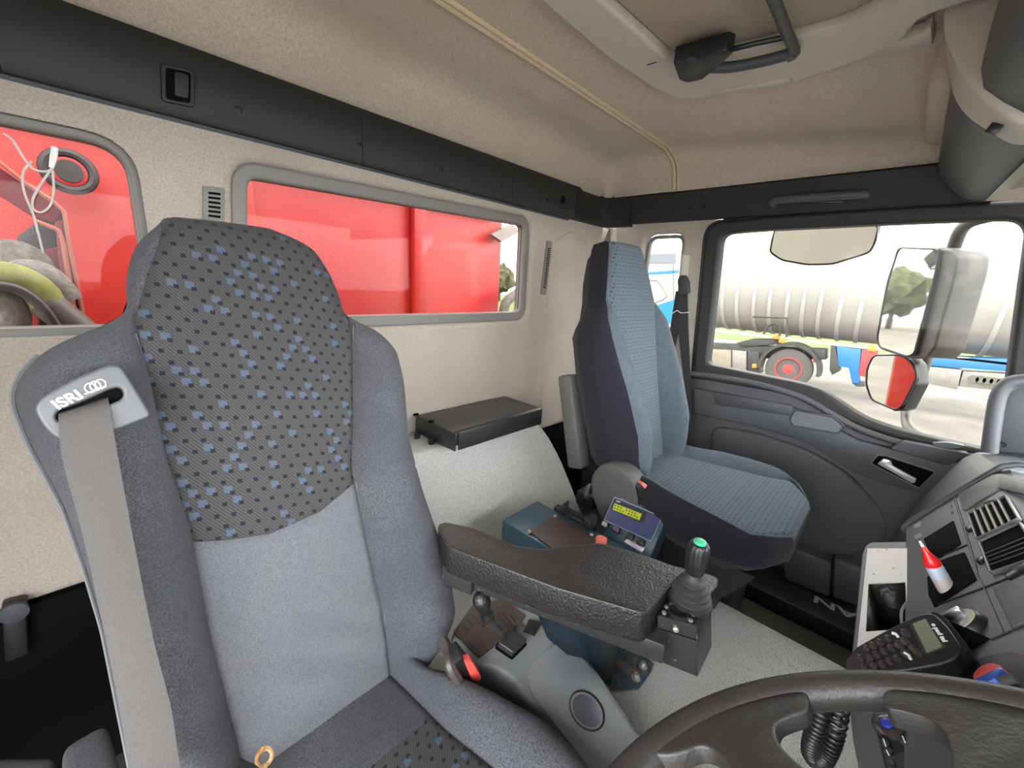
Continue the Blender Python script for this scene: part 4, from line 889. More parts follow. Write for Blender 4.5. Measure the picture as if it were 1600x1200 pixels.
for q in ((1513, 825), (1530, 874)):
    b = bmesh.new(); u, v = FN.px(*q, .003); lathe(b, FN, [(.006, 0), (.006, .003), (.004, .004)], 14, (u, v), .8, 1.2); finish('small_button', b, MT['black'], DB)
for pts in ([(1428, 820), (1437, 815), (1438, 819), (1429, 824)], [(1428, 837), (1438, 832), (1438, 837), (1429, 841)]): panel(pts, 0, .002, 'greykey', 'mark', .0005, 0)
for pts in ([(1484, 784), (1487, 790), (1485, 792)], [(1486, 795), (1489, 800), (1486, 801)]): panel(pts, 0, .0015, 'guide', 'mark', .0, 0)
# rotary light switch
c = FN.px(1497, 968, .01); b = bmesh.new(); lathe(b, FN, [(.022, .0), (.021, .006), (.019, .009)], 32, c); KN = finish('rotary_switch', b, MT['black'], DB)
b = bmesh.new(); lathe(b, FN, [(.0185, .008), (.0178, .010), (.012, .0105)], 32, c); finish('dial_ring', b, MT['hatchp'], KN)
b = bmesh.new(); box(b, (c[0], c[1], .016), (.023, .007, .010), .002, FN.shift(0, 0, 0)); lathe(b, FN, [(.0115, .009), (.0115, .012)], 24, c); finish('dial_grip', b, MT['chrome'], KN)
# heater switch
HS = panel([(1480, 1040), (1574, 1018), (1640, 1030), (1640, 1090), (1540, 1090)], -.001, .004, 'black', 'heater_panel')
c = FN.px(1548, 1057, .012)
ov = lambda a0, a1: [(c[0]+.0125*math.cos(a), c[1]+.0125*math.sin(a)) for a in np.linspace(a0, a1, 18)]
b = bmesh.new(); prism(b, FN, ov(0.2, math.pi+.2), .004, .016, .002); finish('red_half', b, MT['redplastic'], HS)['label'] = 'red half of the temperature knob'
b = bmesh.new(); prism(b, FN, ov(math.pi+.2, 2*math.pi+.2), .004, .016, .002); finish('blue_half', b, pm('knob blue', (.02, .10, .50), .35), HS)['label'] = 'blue half of the temperature knob'
b = bmesh.new(); tube(b, [FN.pt(*FN.px(1566, 1066, .012), .012), FN.pt(*FN.px(1586, 1060, .012), .012)], .004, 10); finish('stalk', b, MT['guide'], HS)
# tray drawer
TR = thing('ashtray_drawer', 'open grey-white drawer with deep bin sticking out of the dashboard', 'drawer', (.95, 0, -.6))
FT = Frame((1.0, -.085, -.416), (0, .883, -.469), (-1, 0, 0))
oq = FT.poly([(1418, 847), (1360, 848), (1352, 854), (1347, 866), (1331, 1020), (1350, 1040), (1425, 1035), (1434, 965)], .0)
iq = FT.poly([(1419, 859), (1356, 859), (1340, 1012), (1425, 1020)], .0)
op = FT.poly([(1415, 912), (1358, 914), (1354, 990), (1420, 985)], .0)
plate('rim', FT, rpoly(oq, [.0, .006, .004, .0, 0, 0, 0, 0]), [scalepoly(op, .002)], -.012, .001, MT['dark'], TR, bev=.002)
plate('plate', FT, iq, [op], .0, .003, MT['traywhite'], TR, bev=.001)
b = bmesh.new(); uv = op
for i in range(4):
    p, q = uv[i], uv[(i+1) % 4]; add(b, *prism_vf([FT.pt(*p, .002), FT.pt(*q, .002), FT.pt(*q, -.10), FT.pt(*p, -.10)], [FT.pt(p[0]*1.0, p[1], .002)+FT.N*0+V3((0, 0, 0)), FT.pt(*q, .002), FT.pt(*q, -.10), FT.pt(*p, -.10)][:4]) if False else ([FT.pt(*p, .002), FT.pt(*q, .002), FT.pt(*q, -.10), FT.pt(*p, -.10)], [(0, 1, 2, 3)]))
add(b, [FT.pt(*p, -.10) for p in uv], [(0, 1, 2, 3)]); o = finish('bin', b, MT['leathertop'], TR); o.modifiers.new('s', 'SOLIDIFY').thickness = .0015
b = bmesh.new(); q = FT.poly([(1331, 1020), (1352, 855)], 0); add(b, *prism_vf([FT.pt(*q[0], -.004), FT.pt(*q[1], -.004), FT.pt(*q[1], -.06), FT.pt(*q[0], -.06)], [FT.pt(q[0][0]-.004, q[0][1], -.004), FT.pt(q[1][0]-.004, q[1][1], -.004), FT.pt(q[1][0]-.004, q[1][1], -.06), FT.pt(q[0][0]-.004, q[0][1], -.06)])); finish('front_lip', b, MT['silver'], TR)
b = bmesh.new(); tube(b, smoothpath([FT.pt(*FT.px(1418, 940, -.01), -.01), FT.pt(*FT.px(1409, 955, -.03), -.03), FT.pt(*FT.px(1409, 975, -.04), -.04)], 6), .002, 6); finish('cable', b, MT['cable'], TR)
# bottle
BT = thing('glue_bottle', 'small squeeze bottle with red conical cap standing in the dashboard slot', 'bottle')
p0 = FN.pt(*FN.px(1487, 934, -.012), -.012); p1 = FN.pt(*FN.px(1457, 881, .030), .030); ax = (p1-p0); Lb = np.linalg.norm(ax); FBt = Frame(p0, np.cross(ax, FN.N), np.cross(np.cross(ax, FN.N), ax)*-1)
if np.dot(FBt.N, ax) < 0: FBt.U = -FBt.U; FBt.N = -FBt.N
rb = .0115
b = bmesh.new(); lathe(b, FBt, [(rb*.9, -.01), (rb, -.005), (rb, Lb*.82), (rb*.97, Lb*.9), (rb*.8, Lb)], 28, (0, 0), 1.15, .8); finish('body', b, MT['bottle'], BT)
b = bmesh.new(); lathe(b, FBt, [(rb*.95, Lb*.98), (rb*.97, Lb*1.02), (rb*.8, Lb*1.15), (rb*.45, Lb*1.32), (rb*.3, Lb*1.48), (rb*.16, Lb*1.52)], 28, (0, 0), 1.0, .85); finish('cap', b, MT['redcap'], BT)
b = bmesh.new(); lathe(b, FBt, [(.0018, Lb*1.5), (.0014, Lb*1.68)], 10); finish('nozzle', b, MT['logo'], BT)
b = bmesh.new(); lathe(b, FBt, [(rb*1.005, Lb*.05), (rb*1.012, Lb*.06), (rb*1.012, Lb*.66), (rb*1.005, Lb*.67)], 28, (0, 0), 1.15, .8); finish('label', b, MT['labelp'], BT)
# ================================================================== CAR PHONE
PH = thing('car_phone', 'black car phone handset with keypad and grey display in its cradle', 'phone')
Np = V3((-.42, .50, .76)); Np /= np.linalg.norm(Np)
o_ = P(1420, 1010, x=.56); up_ = P(1475, 985, x=.56); Up = np.cross([0, 0, 1.], Np); FPh = Frame(o_, Up, np.cross(Np, Up))
cr_ = FPh.poly([(1410, 1040), (1462, 960), (1482, 972), (1521, 1020), (1512, 1034), (1470, 1050)], -.012); b = bmesh.new(); prism(b, FPh, rpoly(cr_, .006), -.035, -.004, .004); finish('cradle', b, MT['black'], PH)
ho = FPh.poly([(1317, 1034), (1338, 1010), (1380, 986), (1432, 960), (1450, 957), (1462, 960), (1480, 978), (1500, 1006), (1502, 1018), (1492, 1030), (1470, 1038), (1412, 1048), (1360, 1052), (1320, 1046)], .004)
b = bmesh.new(); prism(b, FPh, rpoly(ho, .004), -.018, .004, .004, 3); HS2 = finish('handset', b, MT['black'], PH)
sc = FPh.poly([(1426, 975), (1446, 967), (1473, 1011), (1448, 1020)], .005); b = bmesh.new(); prism(b, FPh, rpoly(scalepoly(sc, .003), .002), .0, .0048); finish('display_frame', b, MT['lever'], HS2)
b = bmesh.new(); prism(b, FPh, rpoly(sc, .001), .003, .0056); finish('display', b, MT['lcdgrey'], HS2)
u0, u1 = FPh.px(1460, 976, .005), FPh.px(1474, 997, .005); an = math.atan2(u1[1]-u0[1], u1[0]-u0[0])
text('phone_writing', 'e pad tel', FPh, FPh.px(1467, 988, .005), .0058, MT['logo'], HS2, rot=an, w=.0046, bold=True)
keys = [(1353, 1013), (1364, 1009), (1375, 1004), (1388, 998), (1344, 1029), (1359, 1028), (1370, 1023), (1381, 1018), (1393, 1013), (1349, 1041), (1365, 1040), (1378, 1038), (1390, 1034), (1402, 1029), (1405, 1008), (1415, 1003), (1416, 1022), (1415, 990), (1428, 1014), (1433, 1018)]
for k, q in enumerate(keys):
    u, v = FPh.px(*q, .005); b = bmesh.new(); r = .0036 if k < 14 else .0045; lathe(b, FPh, [(r, .003), (r, .0055), (r*.5, .0065)], 12, (u, v), 1.2, .9); finish('key', b, MT['lever'], HS2)
b = bmesh.new(); tube(b, [FPh.pt(*FPh.px(x, y, .006), .006) for x, y in ((1394, 989), (1400, 991), (1403, 995))], .0015, 6); tube(b, [FPh.pt(*FPh.px(x, y, .006), .006) for x, y in ((1413, 1020), (1420, 1024), (1423, 1030))], .0015, 6); finish('call_symbol', b, MT['logo'], HS2)
b = bmesh.new(); add(b, *prism_vf([FPh.pt(*p, -.03) for p in FPh.poly([(1462, 960), (1548, 998), (1510, 1012)], -.03)], [FPh.pt(*p, -.045) for p in FPh.poly([(1462, 960), (1548, 998), (1510, 1012)], -.03)])); finish('bracket', b, MT['void'], PH)
# coiled cord
CD = thing('coiled_cord', 'black coiled phone cord hanging in a loop behind the steering wheel', 'cord')
def coil(path, R, r, turns, b):
    pts = smoothpath(path, 60); m = len(pts); out = []
    T0 = pts[1]-pts[0]; n0 = np.cross(T0, [1, 0, 0]); n0 /= np.linalg.norm(n0)
    for i in range(m):
        t = pts[min(i+1, m-1)]-pts[max(i-1, 0)]; t /= np.linalg.norm(t); n0 = n0-t*np.dot(n0, t); n0 /= np.linalg.norm(n0); bb = np.cross(t, n0); a = 2*math.pi*turns*i/m
        out.append(pts[i]+R*(math.cos(a)*n0+math.sin(a)*bb))
    tube(b, out, r, 6)
b = bmesh.new(); coil([P(1290, 1082, x=.555), P(1280, 1125, x=.55), P(1269, 1158, x=.55), P(1268, 1180, x=.55), P(1280, 1189, x=.55), P(1292, 1178, x=.55), P(1304, 1145, x=.55), P(1316, 1085, x=.555)], .0085, .0024, 42, b); finish('coil', b, MT['black'], CD, sharp=60)
# ================================================================== RADIO and lower console
FRr = Frame(P(1410, 1165, x=.50), (0, -.25, .97), (1, .0, .1))
FRr = Frame(P(1410, 1165, x=.50), (-.25, -.82, .5), (.9, -.2, .25))
LC = thing('lower_console', 'dark lower console block holding the radio behind the steering wheel', 'console')
q = FRr.poly([(1325, 1100), (1430, 1100), (1520, 1120), (1560, 1260), (1352, 1260), (1330, 1150)], -.004)
b = bmesh.new(); prism(b, FRr, q, -.12, -.004, .004); finish('housing', b, MT['dark2'], LC)
RD = thing('car_radio', 'black car radio with blue-centred dial behind the steering wheel', 'radio')
q = FRr.poly([(1362, 1112), (1432, 1116), (1442, 1126), (1480, 1215), (1386, 1215)], .002); b = bmesh.new(); prism(b, FRr, rpoly(q, .003), -.01, .002, .002); finish('fascia', b, MT['black'], RD)
c = FRr.px(1387, 1132, .006); b = bmesh.new(); lathe(b, FRr, [(.0135, .001), (.0135, .006), (.011, .0075), (.006, .007)], 28, c); KB = finish('dial', b, MT['lever'], RD)
b = bmesh.new(); lathe(b, FRr, [(.0055, .006), (.005, .009), (.002, .0095)], 20, c); finish('dial_centre', b, pm('blue lens', (.02, .04, .35), .2), KB)
b = bmesh.new(); prism(b, FRr, rpoly(FRr.poly([(1396, 1180), (1416, 1176), (1428, 1202), (1404, 1206)], .003), .002), .0, .004); finish('display', b, MT['leathertop'], RD)
for q in ((1411, 1126), (1424, 1131), (1427, 1147), (1412, 1156), (1382, 1160), (1386, 1172), (1390, 1185)):
    b = bmesh.new(); u, v = FRr.px(*q, .004); lathe(b, FRr, [(.0042, .001), (.0042, .004), (.003, .005)], 14, (u, v)); finish('key', b, MT['lever'], RD)
b = bmesh.new()
for (a, c_) in (((1380, 1154), (1384, 1166)), ((1385, 1172), (1389, 1180)), ((1408, 1122), (1410, 1130)), ((1423, 1143), (1431, 1148)), ((1410, 1150), (1414, 1160))): tube(b, [FRr.pt(*FRr.px(*a, .0055), .0055), FRr.pt(*FRr.px(*c_, .0055), .0055)], .0006, 5)
finish('key_mark', b, MT['logo'], RD)
b = bmesh.new(); prism(b, FRr, FRr.poly([(1440, 1180), (1432, 1140), (1440, 1138), (1480, 1205), (1470, 1215)], .003), .0, .004); finish('slot', b, MT['void'], RD)
# ================================================================== STEERING WHEEL
SW = thing('steering_wheel', 'large worn black four-spoke steering wheel at the bottom right', 'steering wheel')
tw = .470; FSW = Frame((.20, -.104, -.271), (1, 0, 0), (0, math.cos(tw), -math.sin(tw)))
if FSW.N[2] < 0: FSW.N = -FSW.N
RW, rw = .2113, .0137
b = bmesh.new(); tube(b, [FSW.pt(RW*math.cos(a), RW*math.sin(a)) for a in np.linspace(0, 2*math.pi, 121)[:-1]], rw, 20, closed=True); finish('rim', b, MT['wheelr'], SW)
def spoke(pts, name, w0=-.006, w1=.009, bev=.004, r=.01):
    b = bmesh.new(); prism(b, FSW, rpoly(FSW.poly(pts, w1), r, 5), w0, w1, bev, 3); return finish(name, b, MT['wheelr'], SW)
spoke([(985, 1158), (1040, 1120), (1110, 1092), (1240, 1078), (1262, 1080), (1262, 1108), (1232, 1117), (1212, 1126), (1210, 1146), (1226, 1172), (1262, 1202), (1300, 1240), (1190, 1260), (1144, 1202), (1131, 1185), (1112, 1168), (1093, 1164), (1060, 1176), (1020, 1180)], 'spoke')
spoke([(1380, 1075), (1640, 1095), (1760, 1180), (1700, 1330), (1450, 1330), (1486, 1215), (1488, 1175), (1478, 1145), (1460, 1126), (1420, 1112), (1380, 1105)], 'spoke')
b = bmesh.new(); lathe(b, FSW, [(.075, -.05), (.085, -.035), (.08, -.02), (.05, -.012)], 32); finish('hub', b, MT['wheelr'], SW)
b = bmesh.new(); tube(b, [FSW.pt(0, 0, -.04), FSW.pt(0, .02, -.45)], .035, 16); finish('column', b, MT['dark'], SW)
# ================================================================== ROOF HATCH
RH = thing('roof_hatch', 'beige plastic framed roof hatch with dark latch handle and crank bar', 'roof hatch')
FR = Frame((0, 0, .512), (1, 0, 0), (0, 1, 0)); 
oo = FR.poly([(860, 9), (952, 88), (1022, 134), (1054, 150), (1100, 150), (1239, 125), (1346, 88), (1415, 55), (1440, 20)], -.012)
oo = [(x, y) for x, y in oo]; oo = [(.30, oo[0][1]-.0), (oo[0][0], oo[0][1])]+oo[1:]+[(1.08, -.02), (.95, -.06), (.30, -.06)]
ii = FR.poly([(948, 0), (1050, 90), (1100, 88), (1230, 58), (1322, 32), (1383, 0)], -.012); ii = [(.40, ii[0][1])]+ii+[(.98, .06), (.40, .06)]
def shrink_frame():
    plate('frame', FR, rpoly(oo, .02, 5), [rpoly(ii, .012, 4)], -.020, .010, MT['hatchp'], RH, bev=.008)
shrink_frame()
b = bmesh.new(); prism(b, FR, scalepoly(rpoly(ii, .012, 4), -.004), -.004, .004, .002); finish('hatch_panel', b, MT['hatchpanel'], RH)
b = bmesh.new(); prism(b, FR, scalepoly(rpoly(ii, .012, 4), .006), .004, .008); finish('gap', b, MT['void'], RH)
b = bmesh.new(); prism(b, FR, FR.poly([(1346, 88), (1352, 78), (1440, 52), (1455, 38), (1458, 70), (1400, 84)], -.016), -.018, .004, .003); finish('corner_step', b, MT['hatchp'], RH)
b = bmesh.new(); prism(b, FR, FR.poly([(1098, 148), (1232, 121), (1239, 126), (1104, 153)], -.022), -.024, -.012, .001); finish('cover_strip', b, MT['hatchp'], RH)
zh = .475; FHn = Frame((0, 0, zh), (1, 0, 0), (0, 1, 0))
b = bmesh.new(); prism(b, FHn, rpoly(FHn.poly([(1053, 90), (1085, 83), (1136, 68), (1148, 72), (1132, 88), (1118, 100), (1098, 116), (1075, 121), (1062, 116)]), .005), -.012, .022, .004); HB = finish('latch_housing', b, MT['black'], RH)
b = bmesh.new(); u, v = FHn.px(1080, 93, -.013); lathe(b, FHn, [(.010, -.0135), (.010, -.012)], 20, (u, v)); finish('latch_button', b, MT['rubber'], HB)
gp_ = [(1105, 105, 0), (1140, 105, -.004), (1180, 98, -.004), (1225, 87, -.002), (1240, 80, 0)]
b = bmesh.new(); tube(b, smoothpath([FHn.pt(*FHn.px(x, y, w), w) for x, y, w in gp_], 6), .0105, 14); finish('latch_handle', b, MT['dark2'], RH)
b = bmesh.new(); tube(b, [FHn.pt(*FHn.px(x, y, .018), .018) for x, y in ((1140, 78), (1180, 68), (1228, 58))], .005, 8); finish('latch_rod', b, MT['black'], RH)
b = bmesh.new(); tube(b, smoothpath([FHn.pt(*FHn.px(x, y, w), w) for x, y, w in ((1120, -190, .035), (1150, -130, .005), (1180, -60, .0), (1205, -10, .0), (1225, 40, .0), (1240, 75, .0), (1241, 84, .012), (1232, 90, .03))], 6), .0095, 12); finish('crank_bar', b, MT['seatshell'], RH)
b = bmesh.new(); u, v = FR.px(1018, 100, -.021); box(b, (u, v, -.0195), (.004, .022, .003), .001, FR); finish('notch', b, MT['seatshell'], RH)
# ================================================================== OVERHEAD CONSOLE (front header)
OC = thing('overhead_console', 'dark grey rounded overhead console with beige band at the top right', 'overhead console')
low = [(.06, .53), (.052, .48), (.039, .439), (.020, .384), (-.006, .344), (-.044, .309), (-.072, .287), (-.095, .281), (-.45, .27), (-.45, .53)]
upp = [(.062, .53), (.053, .49), (.042, .459), (.016, .408), (-.011, .367), (-.043, .331), (-.076, .304), (-.10, .298), (-.45, .285), (-.45, .53)]
endp = [(.030, .53), (.025, .47), (.022, .42), (.018, .355), (-.009, .316), (-.049, .281), (-.086, .273), (-.11, .272), (-.45, .29), (-.45, .53)]
def dens(pts, k=5): return [(p[0], p[1]) for p in smoothpath([(y, z, 0) for y, z in pts[:8]], k)]+pts[8:]
low, upp, endp = dens(low), dens(upp), dens(endp)
ins = lambda pr, d: [(y-d*.6, z+d) if z < .5 else (y-d*.6, z) for y, z in pr]
b = bmesh.new(); loft(b, [r_(1.165, ins(low, .006)), r_(1.645, endp)], closed=True); finish('lower_shell', b, MT['dash'], OC, sharp=45)
b = bmesh.new(); loft(b, [r_(1.118, upp), r_(1.122, [(y+.004, z-.004) if z < .5 else (y+.004, z) for y, z in upp]), r_(1.172, low), r_(1.174, ins(low, .006))], closed=True); BN = finish('beige_band', b, MT['hatchp'], OC, sharp=45)
fl = [(-.004, .53), (-.004, .45), (-.006, .40), (-.016, .368), (-.045, .340), (-.078, .314), (-.10, .308), (-.45, .295), (-.45, .53)]
b = bmesh.new(); loft(b, [r_(.35, fl), r_(1.125, fl)], closed=True); finish('storage_flap', b, MT['dash'], OC, sharp=45)
b = bmesh.new(); box(b, (1.44, -.10, .47), (.42, .33, .11), .03, seg=4); finish('headliner_corner', b, MT['beige'], OC, sharp=60)
b = bmesh.new(); q = P(1557, 199, y=-.03)
Fb = Frame(P(1557, 199, x=1.145), (0, -1, 0), (-.5, 0, -1)); b = bmesh.new(); c = P(1557, 199, x=1.145)
Fz = Frame(c, (0, -.9, -.43), (1, 0, 0)); 
if np.dot(Fz.N, -c) < 0: Fz.N = -Fz.N
prism(b, Fz, [(-.010, -.008), (.008, -.010), (.004, .010), (-.007, .010)], -.004, .012, .002); finish('catch', b, MT['black'], BN)
b = bmesh.new(); add(b, *prism_vf([P(1539, 314, x=1.62), P(1650, 205, x=1.10), P(1680, 300, x=1.10), P(1650, 315, x=1.62)], [P(1539, 314, x=1.62)+V3((0, -.01, .02)), P(1650, 205, x=1.10)+V3((0, -.01, .02)), P(1680, 300, x=1.10)+V3((0, -.01, .02)), P(1650, 315, x=1.62)+V3((0, -.01, .02))])); finish('sun_visor', b, MT['hatchp'], OC)
GH = thing('roof_grab_handle', 'long dark grab handle on the side rail above the door window', 'grab handle')
b = bmesh.new(); q = [P(x, y, x=1.640) for x, y in ((1207, 318), (1214, 315), (1280, 310), (1345, 306), (1353, 304))]
tube(b, smoothpath([q[0]+V3((.02, 0, 0)), q[0], q[1]+V3((-.018, 0, 0)), q[2]+V3((-.022, 0, 0)), q[3]+V3((-.018, 0, 0)), q[4], q[4]+V3((.02, 0, 0))], 8), .0115, 14); finish('bar', b, MT['dark2'], GH)
FS2 = Frame((1.652, 0, 0), (0, -1, 0), (0, 0, 1)); b = bmesh.new(); prism(b, FS2, rpoly(FS2.poly([(1235, 318), (1238, 303), (1320, 298), (1318, 318)]), .008), -.004, .006, .002); finish('recess', b, MT['black'], GH)
# dark items in the lower left behind the driver seat
t = thing('belt_reel', 'small dark belt reel on the lower back wall behind the driver seat', 'belt reel')
b = bmesh.new(); q = FW.poly([(2, 945), (42, 935), (46, 1015), (8, 1030)], .02); prism(b, FW, q, .0, .035, .005); finish('housing', b, MT['black'], t)
b = bmesh.new(); u, v = FW.px(22, 958, .036); lathe(b, FW, [(.018, .03), (.018, .038), (.008, .04)], 16, (u, v)); finish('spool', b, MT['dark'], t)
t = thing('seat_side_cover', 'grey plastic side cover low at the left edge beside the driver seat', 'side cover')
b = bmesh.new(); q = [P(x, y, z=-.62) for x, y in ((95, 1165), (165, 1125), (190, 1210), (90, 1290))]; add(b, *prism_vf([p-V3((0, 0, .10)) for p in q], q), .012, 3); finish('cover', b, MT['velour'], t)
b = bmesh.new(); q = [P(x, y, z=-.66) for x, y in ((-60, 1180), (85, 1178), (90, 1240), (-60, 1290))]; add(b, *prism_vf([p-V3((0, 0, .08)) for p in q], q), .012, 3); finish('lower_step', b, MT['shelld'], t)
# ================================================================== OUTSIDE
ZG = -2.30
b = bmesh.new(); add(b, [(-60, -60, ZG), (60, -60, ZG), (60, 60, ZG), (-60, 60, ZG)], [(0, 1, 2, 3)]); g = struct(finish('ground', b, MT['asphalt'])); 
b = bmesh.new(); add(b, [(24, -60, ZG+.01), (60, -60, ZG+.01), (60, 60, ZG+.01), (24, 60, ZG+.01)], [(0, 1, 2, 3)]); g = struct(finish('grass_verge', b, MT['grass']))
XT = 12.6
TK = thing('tanker_trailer', 'long beige ribbed tanker trailer parked across the yard', 'trailer', (XT, 0, ZG))
FTk = Frame((XT+1.25, 0, .32), (1, 0, 0), (0, 0, 1))   # N = -y
b = bmesh.new(); R0 = 1.30; 
prf = [(.2, 9.8), (.9, 9.6), (R0, 9.2)]+[(R0, y) for y in (6, 4, 2, 0, -2, -4, -7)]+[(.9, -7.5)]
vs = []; fs = []; n = 48
for r, y in prf:
    for k in range(n): a = 2*math.pi*k/n; vs.append((XT+1.25+r*math.cos(a), y, .32+r*math.sin(a)*(1.0)))
for i in range(len(prf)-1):
    for k in range(n): fs.append((i*n+k, i*n+(k+1) % n, (i+1)*n+(k+1) % n, (i+1)*n+k))
add(b, vs, fs); finish('tank', b, MT['tank'], TK, sharp=30)
ribs = [P(x, 480, x=XT-.05)[1] for x in (1125, 1148, 1175, 1200, 1228, 1253, 1280, 1312, 1345)]+[P(x, 480, x=XT-.05)[1] for x in (1520, 1570, 1630)]+[P(1130, 480, x=XT)[1]+.45*k for k in range(1, 8)]
for y in ribs:
    b = bmesh.new(); vs = []; fs = []
    for k in range(33):
        a = math.pi*.45+math.pi*1.1*k/32
        for (r, yy) in ((R0-.01, y-.05), (R0+.03, y-.035), (R0+.03, y+.035), (R0-.01, y+.05)): vs.append((XT+1.25+r*math.cos(a), yy, .32+r*math.sin(a)))
    for k in range(32):
        for j in range(3): fs.append((k*4+j, k*4+j+1, k*4+4+j+1, k*4+4+j))
    add(b, vs, fs); finish('rib', b, MT['rib'], TK)
b = bmesh.new(); box(b, (XT+.25, 1, -1.02), (.10, 16, .07), .01); box(b, (XT+.3, -3.2, -1.08), (.1, 6.5, .10), .01); finish('side_rail', b, MT['rib'], TK)
FX = Frame((XT+.2, 0, 0), (0, -1, 0), (0, 0, 1))
def ex(name, pts, m, par, w0=-.5, w1=0, bev=.01, F=None):
    F = F or FX; b = bmesh.new(); prism(b, F, F.poly(pts, w1), w0, w1, bev); return finish(name, b, MT[m], par)
ex('frame_rail', [(1420, 556), (1600, 562), (1600, 582), (1420, 569)], 'blue', TK)
ex('toolbox', [(1442, 572), (1503, 578), (1496, 609), (1438, 597)], 'alu', TK, w1=.05)
ex('hose_carrier', [(1505, 580), (1600, 586), (1600, 614), (1498, 604)], 'alu', TK, w1=.02)
for k in range(6):
    b = bmesh.new(); u, v = FX.px(1521+11*k, 592+1.2*k, .05); lathe(b, FX, [(.075, .0), (.075, .10), (.05, .10)], 14, (u, v)); finish('coupling', b, MT['hosegrey'], TK)
ex('landing_gear', [(1304, 540), (1346, 546), (1342, 600), (1332, 600), (1326, 575), (1310, 572)], 'blue', TK, w0=-.4)
ex('pump_cabinet', [(1347, 546), (1372, 548), (1366, 594), (1342, 586)], 'redrim', TK, w1=.05)
ex('landing_foot', [(1298, 540), (1308, 541), (1312, 580), (1300, 586), (1296, 578)], 'truckdark', TK)
ex('landing_foot', [(1330, 598), (1350, 598), (1352, 604), (1338, 604)], 'truckdark', TK)
for q in ((1213, 526), (1222, 532), (1363, 545)):
    b = bmesh.new(); u, v = FX.px(*q, .2); box(b, (u, v, .2), (.14, .12, .06), .01, FX); finish('marker_lamp', b, MT['orange'], TK)
b = bmesh.new()
for pts in ([(1176, 495), (1230, 497), (1229, 527)], ): tube(b, [FX.pt(*FX.px(x, y, .35), .35) for x, y in pts], .025, 6)
tube(b, smoothpath([FX.pt(*FX.px(x, y, .3), .3) for x, y in ((1193, 522), (1200, 510), (1210, 506), (1218, 511), (1218, 525))], 6), .03, 8); finish('ladder_pipe', b, MT['truckdark'], TK)
TC = thing('tractor_unit', 'tractor chassis with red wheel rim under the tanker nose', 'truck', (XT, 2, ZG))
Wc = FX.px(1231, 577, .15)
b = bmesh.new(); lathe(b, FX, [(.30, -.15), (.50, -.15), (.53, -.05), (.53, .12), (.49, .15), (.31, .15), (.29, .12)], 40, Wc); WH = finish('tyre', b, MT['tyre'], TC)
b = bmesh.new(); lathe(b, FX, [(.30, .0), (.31, .16), (.28, .16), (.26, .06), (.15, .05), (.13, .12), (.02, .13)], 32, Wc); finish('rim', b, MT['redrim'], TC)
for k in range(10):
    a = 2*math.pi*k/10; b = bmesh.new(); lathe(b, FX, [(.02, .05), (.02, .09)], 6, (Wc[0]+.21*math.cos(a), Wc[1]+.21*math.sin(a))); finish('wheel_nut', b, MT['truckdark'], TC)
b = bmesh.new(); rr = [[FX.pt(Wc[0]+r*math.cos(a), Wc[1]+r*math.sin(a), w) for r, w in ((.62, -.2), (.70, -.2), (.70, .22), (.62, .22))] for a in np.linspace(-.1, math.pi+.1, 24)]; loft(b, rr, closed=True); finish('mudguard', b, MT['truckdark'], TC)
ex('chassis_frame', [(1105, 536), (1180, 540), (1290, 546), (1290, 562), (1180, 560), (1105, 552)], 'truckdark', TC, w0=-.6, w1=-.05)
ex('fuel_tank', [(1100, 545), (1142, 547), (1142, 580), (1100, 575)], 'beigetank', TC, w1=.1, bev=.05)
ex('air_unit', [(1144, 547), (1166, 549), (1166, 580), (1144, 578)], 'alu', TC, w1=.05)
ex('battery_box', [(1168, 548), (1186, 550), (1186, 584), (1168, 582)], 'truckdark', TC, w1=.0)
ex('fifth_wheel', [(1150, 536), (1172, 530), (1210, 531), (1216, 538), (1160, 542)], 'truckdark', TC)
ex('side_lamp', [(1175, 569), (1182, 569), (1182, 575), (1175, 575)], 'orange', TC, w1=.1)
ex('tail_lamp', [(1270, 560), (1278, 561), (1276, 567), (1270, 566)], 'redcap', TC, w1=.1)
# trees / hedge and a fence far off
random.seed(3)
def blob(bm, c, r, seed):
    rs = random.Random(seed); b2 = bmesh.new(); bmesh.ops.create_icosphere(b2, subdivisions=3, radius=1)
    for v in b2.verts:
        k = 1+.35*math.sin(v.co.x*7+seed)*math.sin(v.co.y*6+seed*2)*math.cos(v.co.z*5+seed)+rs.uniform(-.12, .12); v.co = Vector(c)+Vector((v.co.x*r[0], v.co.y*r[1], v.co.z*r[2]))*k
    m = bpy.data.meshes.new('t'); b2.to_mesh(m); b2.free(); bm.from_mesh(m); bpy.data.meshes.remove(m)
for i in range(12):
    x = 10+5.5*i; y = 40+random.uniform(-2, 2); t = thing('tree', 'rough green-brown tree in the distant row behind the yard', 'tree', (x, y, ZG), 'distant tree row')
    b = bmesh.new(); blob(b, (x, y, ZG+2.8), (1.9, 1.7, 1.7), i); finish('crown', b, MT['hedge'], t); b = bmesh.new(); tube(b, [(x, y, ZG), (x, y, ZG+2)], .2, 8); finish('trunk', b, MT['truckdark'], t)
